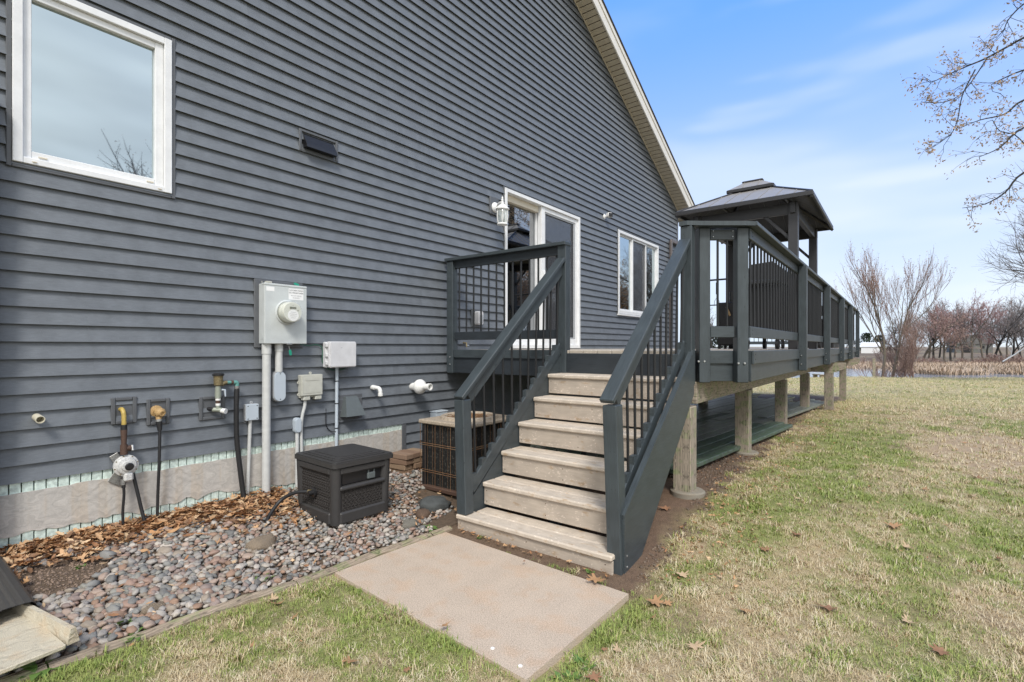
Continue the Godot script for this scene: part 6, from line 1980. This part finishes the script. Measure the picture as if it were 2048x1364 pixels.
	# brush on the far bank
	var bp = [1700, 1725, 1765, 1800, 1835, 1862, 1885, 1910, 1938, 1965, 1990, 2015, 2040, 2065]
	var bl = ["nearest the deck's far corner", "left of the wooden post", "behind the many stemmed shrub", "behind the forked young tree", "behind the twin stemmed young tree", "under the russet far tree", "under the pink tree", "below the barn's left edge", "below the barn's middle", "below the barn's right edge", "under the broad dark tree", "beside the pale fallen limb", "right of the pale fallen limb", "cut by the right frame edge"]
	for i in bp.size():
		tree("bush", "leafless reddish brown thicket bush above the far reeds, " + bl[i], "bush", spot.call(bp[i], rr(64.0, 70.0)), {"h": rr(2.8, 4.0), "r": 0.05, "max": 3, "up": 0.10, "spread": 0.7, "minr": 0.026, "kids": [4, 4, 4], "wood": 1, "base": 12.0, "bits": [0.09, 2, 0.22, "bark_red"], "stems": [[Vector3(-0.9, 1, 0.2), 1.0], [Vector3(0.8, 1, 0.3), 1.0], [Vector3(0.1, 1, -0.6), 1.1], [Vector3(-0.3, 1, 0.6), 0.9], [Vector3(0.4, 1, 0.1), 1.0]]}, "bark_red", "bark_red", "thicket bushes on the far bank")
	# evergreens far away
	for e in [[1412, 95.0, 6.4, "dark evergreen seen low between the gazebo's posts"], [1438, 100.0, 6.0, "evergreen right of the other one between the gazebo's posts"], [1733, 150.0, 5.6, "low dark evergreen mass behind the white farm building"], [1760, 155.0, 5.0, "far dark evergreen behind the slender tree trunks"]]:
		var t = thing("evergreen_tree", e[3], "tree", spot.call(e[0], e[1]))
		var m = mb()
		for k in 700:
			var y = pow(rng.randf(), 0.8)
			var a = rr(0, TAU)
			var r = (1.0 - y * 0.75) * e[2] * 0.42 * sqrt(rng.randf()) * (1.0 + 0.3 * sin(a * 3.0 + e[0]))
			var c = Vector3(cos(a) * r * 1.5, 0.4 + y * e[2] * 0.95, sin(a) * r * 1.5)
			var b = Vector3(rng.randfn(0, 1), rng.randfn(0, 1), rng.randfn(0, 1)).normalized()
			var b2 = b.cross(Vector3(0.3, 1, 0.2)).normalized()
			var z = rr(0.18, 0.42)
			m.poly([c - b * z, c - b2 * z * 0.6, c + b * z, c + b2 * z * 0.6])
		obj("foliage", m, M.evergreen, t)
		var w = mb()
		w.tube([Vector3(0, -0.3, 0), Vector3(0, e[2] * 0.8, 0)], [0.2, 0.05], 6)
		obj("trunk", w, M.bark_dark, t)
	# big tree beyond the right edge of the frame: its crown reaches in
	tree("oak_tree", "large bare tree whose grey crown reaches in at the right edge", "tree", at_d(26.0, 28.2), {"h": 13.0, "r": 0.22, "max": 5, "up": 0.055, "spread": 0.72, "len": 0.66, "minr": 0.008, "thin": 0.62, "kids": [7, 5, 4, 3, 3], "start": 0.42, "wob": 0.13}, "bark_dark", "twig_grey")
	# nearer tree beyond the frame, its hanging limbs carry pale seed clusters
	var t = thing("seed_tree", "near tree out of frame whose seed hung branches hang into the upper right sky", "tree", at_d(10.5, 13.6))
	tips = []
	var wood = mb(); var tw = mb()
	wood.tube([Vector3(0, -0.2, 0), Vector3(0.05, 2.5, 0), Vector3(0, 5.0, 0.1), Vector3(0.1, 8.0, 0)], [0.24, 0.20, 0.16, 0.08], 10, false)
	var limbs = [[[2300, -60], [2150, 20], [2048, 75], [1975, 115], [1935, 132], [1890, 152], [1862, 166]], [[1975, 115], [1930, 180], [1890, 204], [1842, 204]], [[1950, 140], [1925, 190], [1915, 240], [1902, 268], [1880, 284]], [[2300, 60], [2130, 120], [2048, 140], [2000, 160], [1982, 170]], [[2300, 130], [2150, 175], [2048, 200], [2010, 228], [1960, 240], [1915, 258]], [[2300, 180], [2160, 220], [2048, 255], [2000, 295], [1958, 314]], [[2300, 280], [2150, 310], [2048, 345], [2010, 385], [1970, 408], [1925, 416]], [[2300, -160], [2150, -40], [2060, 0], [2020, 35], [2008, 60]], [[2060, 300], [2030, 270], [2000, 262], [1985, 240]]]
	for i in limbs.size():
		var dd = 9.6 + 0.35 * sin(i * 2.3)
		var pts = []
		for q in limbs[i]: pts.append(DS(dd, (q[0] - 1024.0) / 1015.0 * dd, -(q[1] - 694.0) / 1015.0 * dd) - t.position)
		if limbs[i][0][0] > 2200: pts.push_front(Vector3(0.05, clampf(pts[0].y + 0.2, 3.0, 8.0), 0.05))
		pts = curve(pts, 4)
		var rad = []
		for k in pts.size(): rad.append(lerpf(0.05 if limbs[i][0][0] > 2200 else 0.012, 0.0055, pow(float(k) / (pts.size() - 1), 0.55)))
		wood.tube(pts, rad, 6, false)
		for k in range(2, pts.size()):
			for rep in 2:
				if rng.randf() < 0.42:
					var dv = (pts[k] - pts[k - 1]).normalized()
					var sd = dv.cross(Vector3(rng.randfn(0, 1), rng.randfn(0, 1), rng.randfn(0, 1))).normalized()
					branch(wood, tw, pts[k], (dv * 0.6 + sd * 0.8 - Vector3.UP * 0.15).normalized(), rr(0.14, 0.42), 0.006, 3, 4, {"wob": 0.25, "up": -0.03, "kids": [2, 2, 2, 2], "len": 0.6, "minr": 0.0035, "spread": 0.7})
	obj("limbs", wood, M.bark_dark, t)
	obj("twigs", tw, M.bark_dark, t)
	var some = []
	for q in tips:
		if rng.randf() < 0.62: some.append(q)
	obj("seed_clusters", bits(some, 0.030, 8, 0.05), M.seed, t)
	# trees behind the camera that the window panes mirror
	for b in [[9.9, 21.0, 13.5, "bare tree behind the viewer, mirrored in the big window"], [27.0, 19.0, 12.0, "bare tree to the right of the viewer, mirrored in the patio door"], [36.0, 22.0, 13.0, "brown leaved tree to the right of the viewer, mirrored in the patio door"], [44.0, 17.0, 12.0, "brown leaved tree further right of the viewer, mirrored in the far window"]]:
		var brown = b[3].begins_with("brown")
		tree("yard_tree", b[3], "tree", V(b[0], gy(b[0], b[1]), b[1]), {"h": b[2], "r": 0.22, "max": 4, "up": 0.05, "spread": 0.7, "len": 0.66, "minr": 0.012, "kids": [7, 6, 5, 4], "start": 0.25, "stems": [[Vector3(-0.15, 1, 0), 1.0], [Vector3(0.35, 1, 0.2), 0.85]], "bits": [0.12, 2, 0.2, "dead_leaf"] if brown else [0.04, 1, 0.08, "bud"]}, "bark_dark", "twig_grey")

func build_far():
	# reeds along the far shore
	var xf = []; var cl = []
	var sh = tuft(300, 8, 0.55, 0.35, 0.018)
	for i in 9000:
		var d = 57.0 + absf(rng.randfn(0, 1)) * 2.6 if i < 6500 else 44.0 + absf(rng.randfn(0, 1)) * 4.0
		var s = rr(-45.0, 85.0)
		if i >= 6500:
			s = rr(37.0, 75.0)
			if n_patch.get_noise_1d(s * 0.25 + 3.0) < -0.15: continue
		var p = DS(d, s, 0)
		xf.append(Transform3D(Basis(Vector3.UP, rr(0, TAU)).scaled(Vector3(1.3, rr(0.8, 1.5), 1.3)), V(p.x, maxf(gy(p.x, p.z), -2.45) - 0.05, p.z)))
		cl.append(Color(0.58, 0.46, 0.34).lerp(Color(0.46, 0.33, 0.22), rng.randf()))
	multi("reeds", sh, M.reed, xf, cl)
	xf = []; cl = []
	for i in 1500:
		var s = rr(-20.0, 45.0)
		var p = DS(34.6 + absf(rng.randfn(0, 0.6)), s, 0)
		if n_patch.get_noise_1d(s * 0.6) < -0.05: continue
		xf.append(Transform3D(Basis(Vector3.UP, rr(0, TAU)).scaled(Vector3.ONE * rr(0.4, 0.8)), V(p.x, maxf(gy(p.x, p.z), -2.45) - 0.05, p.z)))
		cl.append(Color(0.40, 0.30, 0.19).lerp(Color(0.30, 0.21, 0.13), rng.randf()))
	multi("bank_grass", sh, M.reed, xf, cl)
	# barn
	var sp = func(u, d): return at_d(d, (u - 1024.0) / 1015.0 * d)
	var b = thing("barn", "distant grey barn with a rounded gambrel roof on the far shore", "barn", sp.call(1937, 150.0))
	b.rotation.y = -1.45
	var m = mb()
	m.box(Vector3(0, 1.2, 0), Vector3(8.0, 2.6, 12.0))
	obj("wall", m, M.barn_wall, b)
	m = mb()
	var pl = PackedVector2Array()
	for k in 13:
		var a = PI * k / 12.0
		pl.append(Vector2(cos(a) * 4.3, 2.4 + sin(a) * 2.6 + 0.25 * sin(a) ** 6))
	m.prism(pl, -6.2, 6.2)
	obj("roof", m, M.barn_roof, b)
	for c in [[-1.6, 1.0, 1.6, 2.0], [1.8, 1.6, 0.8, 0.8]]:
		m = mb()
		m.box(Vector3(c[0], c[1], 6.02), Vector3(c[2], c[3], 0.06))
		obj("door" if c[2] > 1 else "window", m, M.vent_black, b)
	var s2 = thing("farm_building", "low white farm building far beyond the pond", "building", sp.call(1741, 140.0))
	m = mb()
	m.box(Vector3(0, 0.9, 0), Vector3(5.5, 1.8, 4.0))
	obj("wall", m, M.far_white, s2)
	m = mb()
	m.prism(PackedVector2Array([Vector2(-3.0, 1.8), Vector2(3.0, 1.8), Vector2(0, 3.0)]), -2.2, 2.2)
	obj("roof", m, M.far_white, s2)
	# wooden post, dock, fallen limb
	var wp = thing("wooden_post", "greenish square wooden post standing at the lawn's pond edge", "post", sp.call(1748, 33.0))
	m = mb()
	m.box(Vector3(0, 0.55, 0), Vector3(0.16, 1.25, 0.16), 0.01)
	obj("shaft", m, M.pine_green, wp)
	m = mb()
	m.box(Vector3(0, 1.19, 0), Vector3(0.17, 0.03, 0.17), 0.008)
	obj("post_top", m, M.pine_green, wp)
	var bn = thing("low_bench", "low plank bench at the pond edge seen beneath the deck", "bench", sp.call(1637, 33.0))
	bn.rotation.y = 0.65
	m = mb()
	m.box(Vector3(0, 0.20, 0), Vector3(1.0, 0.05, 0.28), 0.008)
	obj("seat", m, M.timber, bn)
	for x in [-0.36, 0.36]:
		m = mb()
		m.box(Vector3(x, 0.06, 0), Vector3(0.16, 0.24, 0.24), 0.008)
		obj("leg", m, M.timber, bn)
	var fl = thing("fallen_limb", "pale grey leaning limb on the far bank near the right edge", "branch", sp.call(2005, 63.0))
	tips = []
	var w = mb(); var g = mb()
	branch(w, g, Vector3(0, 0.5, 0), (Vector3(RT.x, 0, RT.y) * 1.0 + Vector3.UP * 0.55).normalized(), 3.4, 0.09, 1, 3, {"minr": 0.03, "kids": [3, 3, 2], "spread": 0.5, "wood": 4})
	obj("limb", w, M.box_grey, fl)

func _ready():
	rng.seed = 20240417
	n_patch.seed = 5
	n_patch.frequency = 1.0
	n_patch.fractal_octaves = 3
	n_fine.seed = 9
	n_fine.frequency = 1.0
	setup()
	make_textures()
	make_materials()
	build_ground()
	build_house()
	build_deck()
	build_stairs()
	build_gazebo()
	build_grills()
	build_wall_fittings()
	build_ground_things()
	build_gravel()
	build_leaves()
	build_grass()
	build_weeds()
	build_far()
	build_trees()
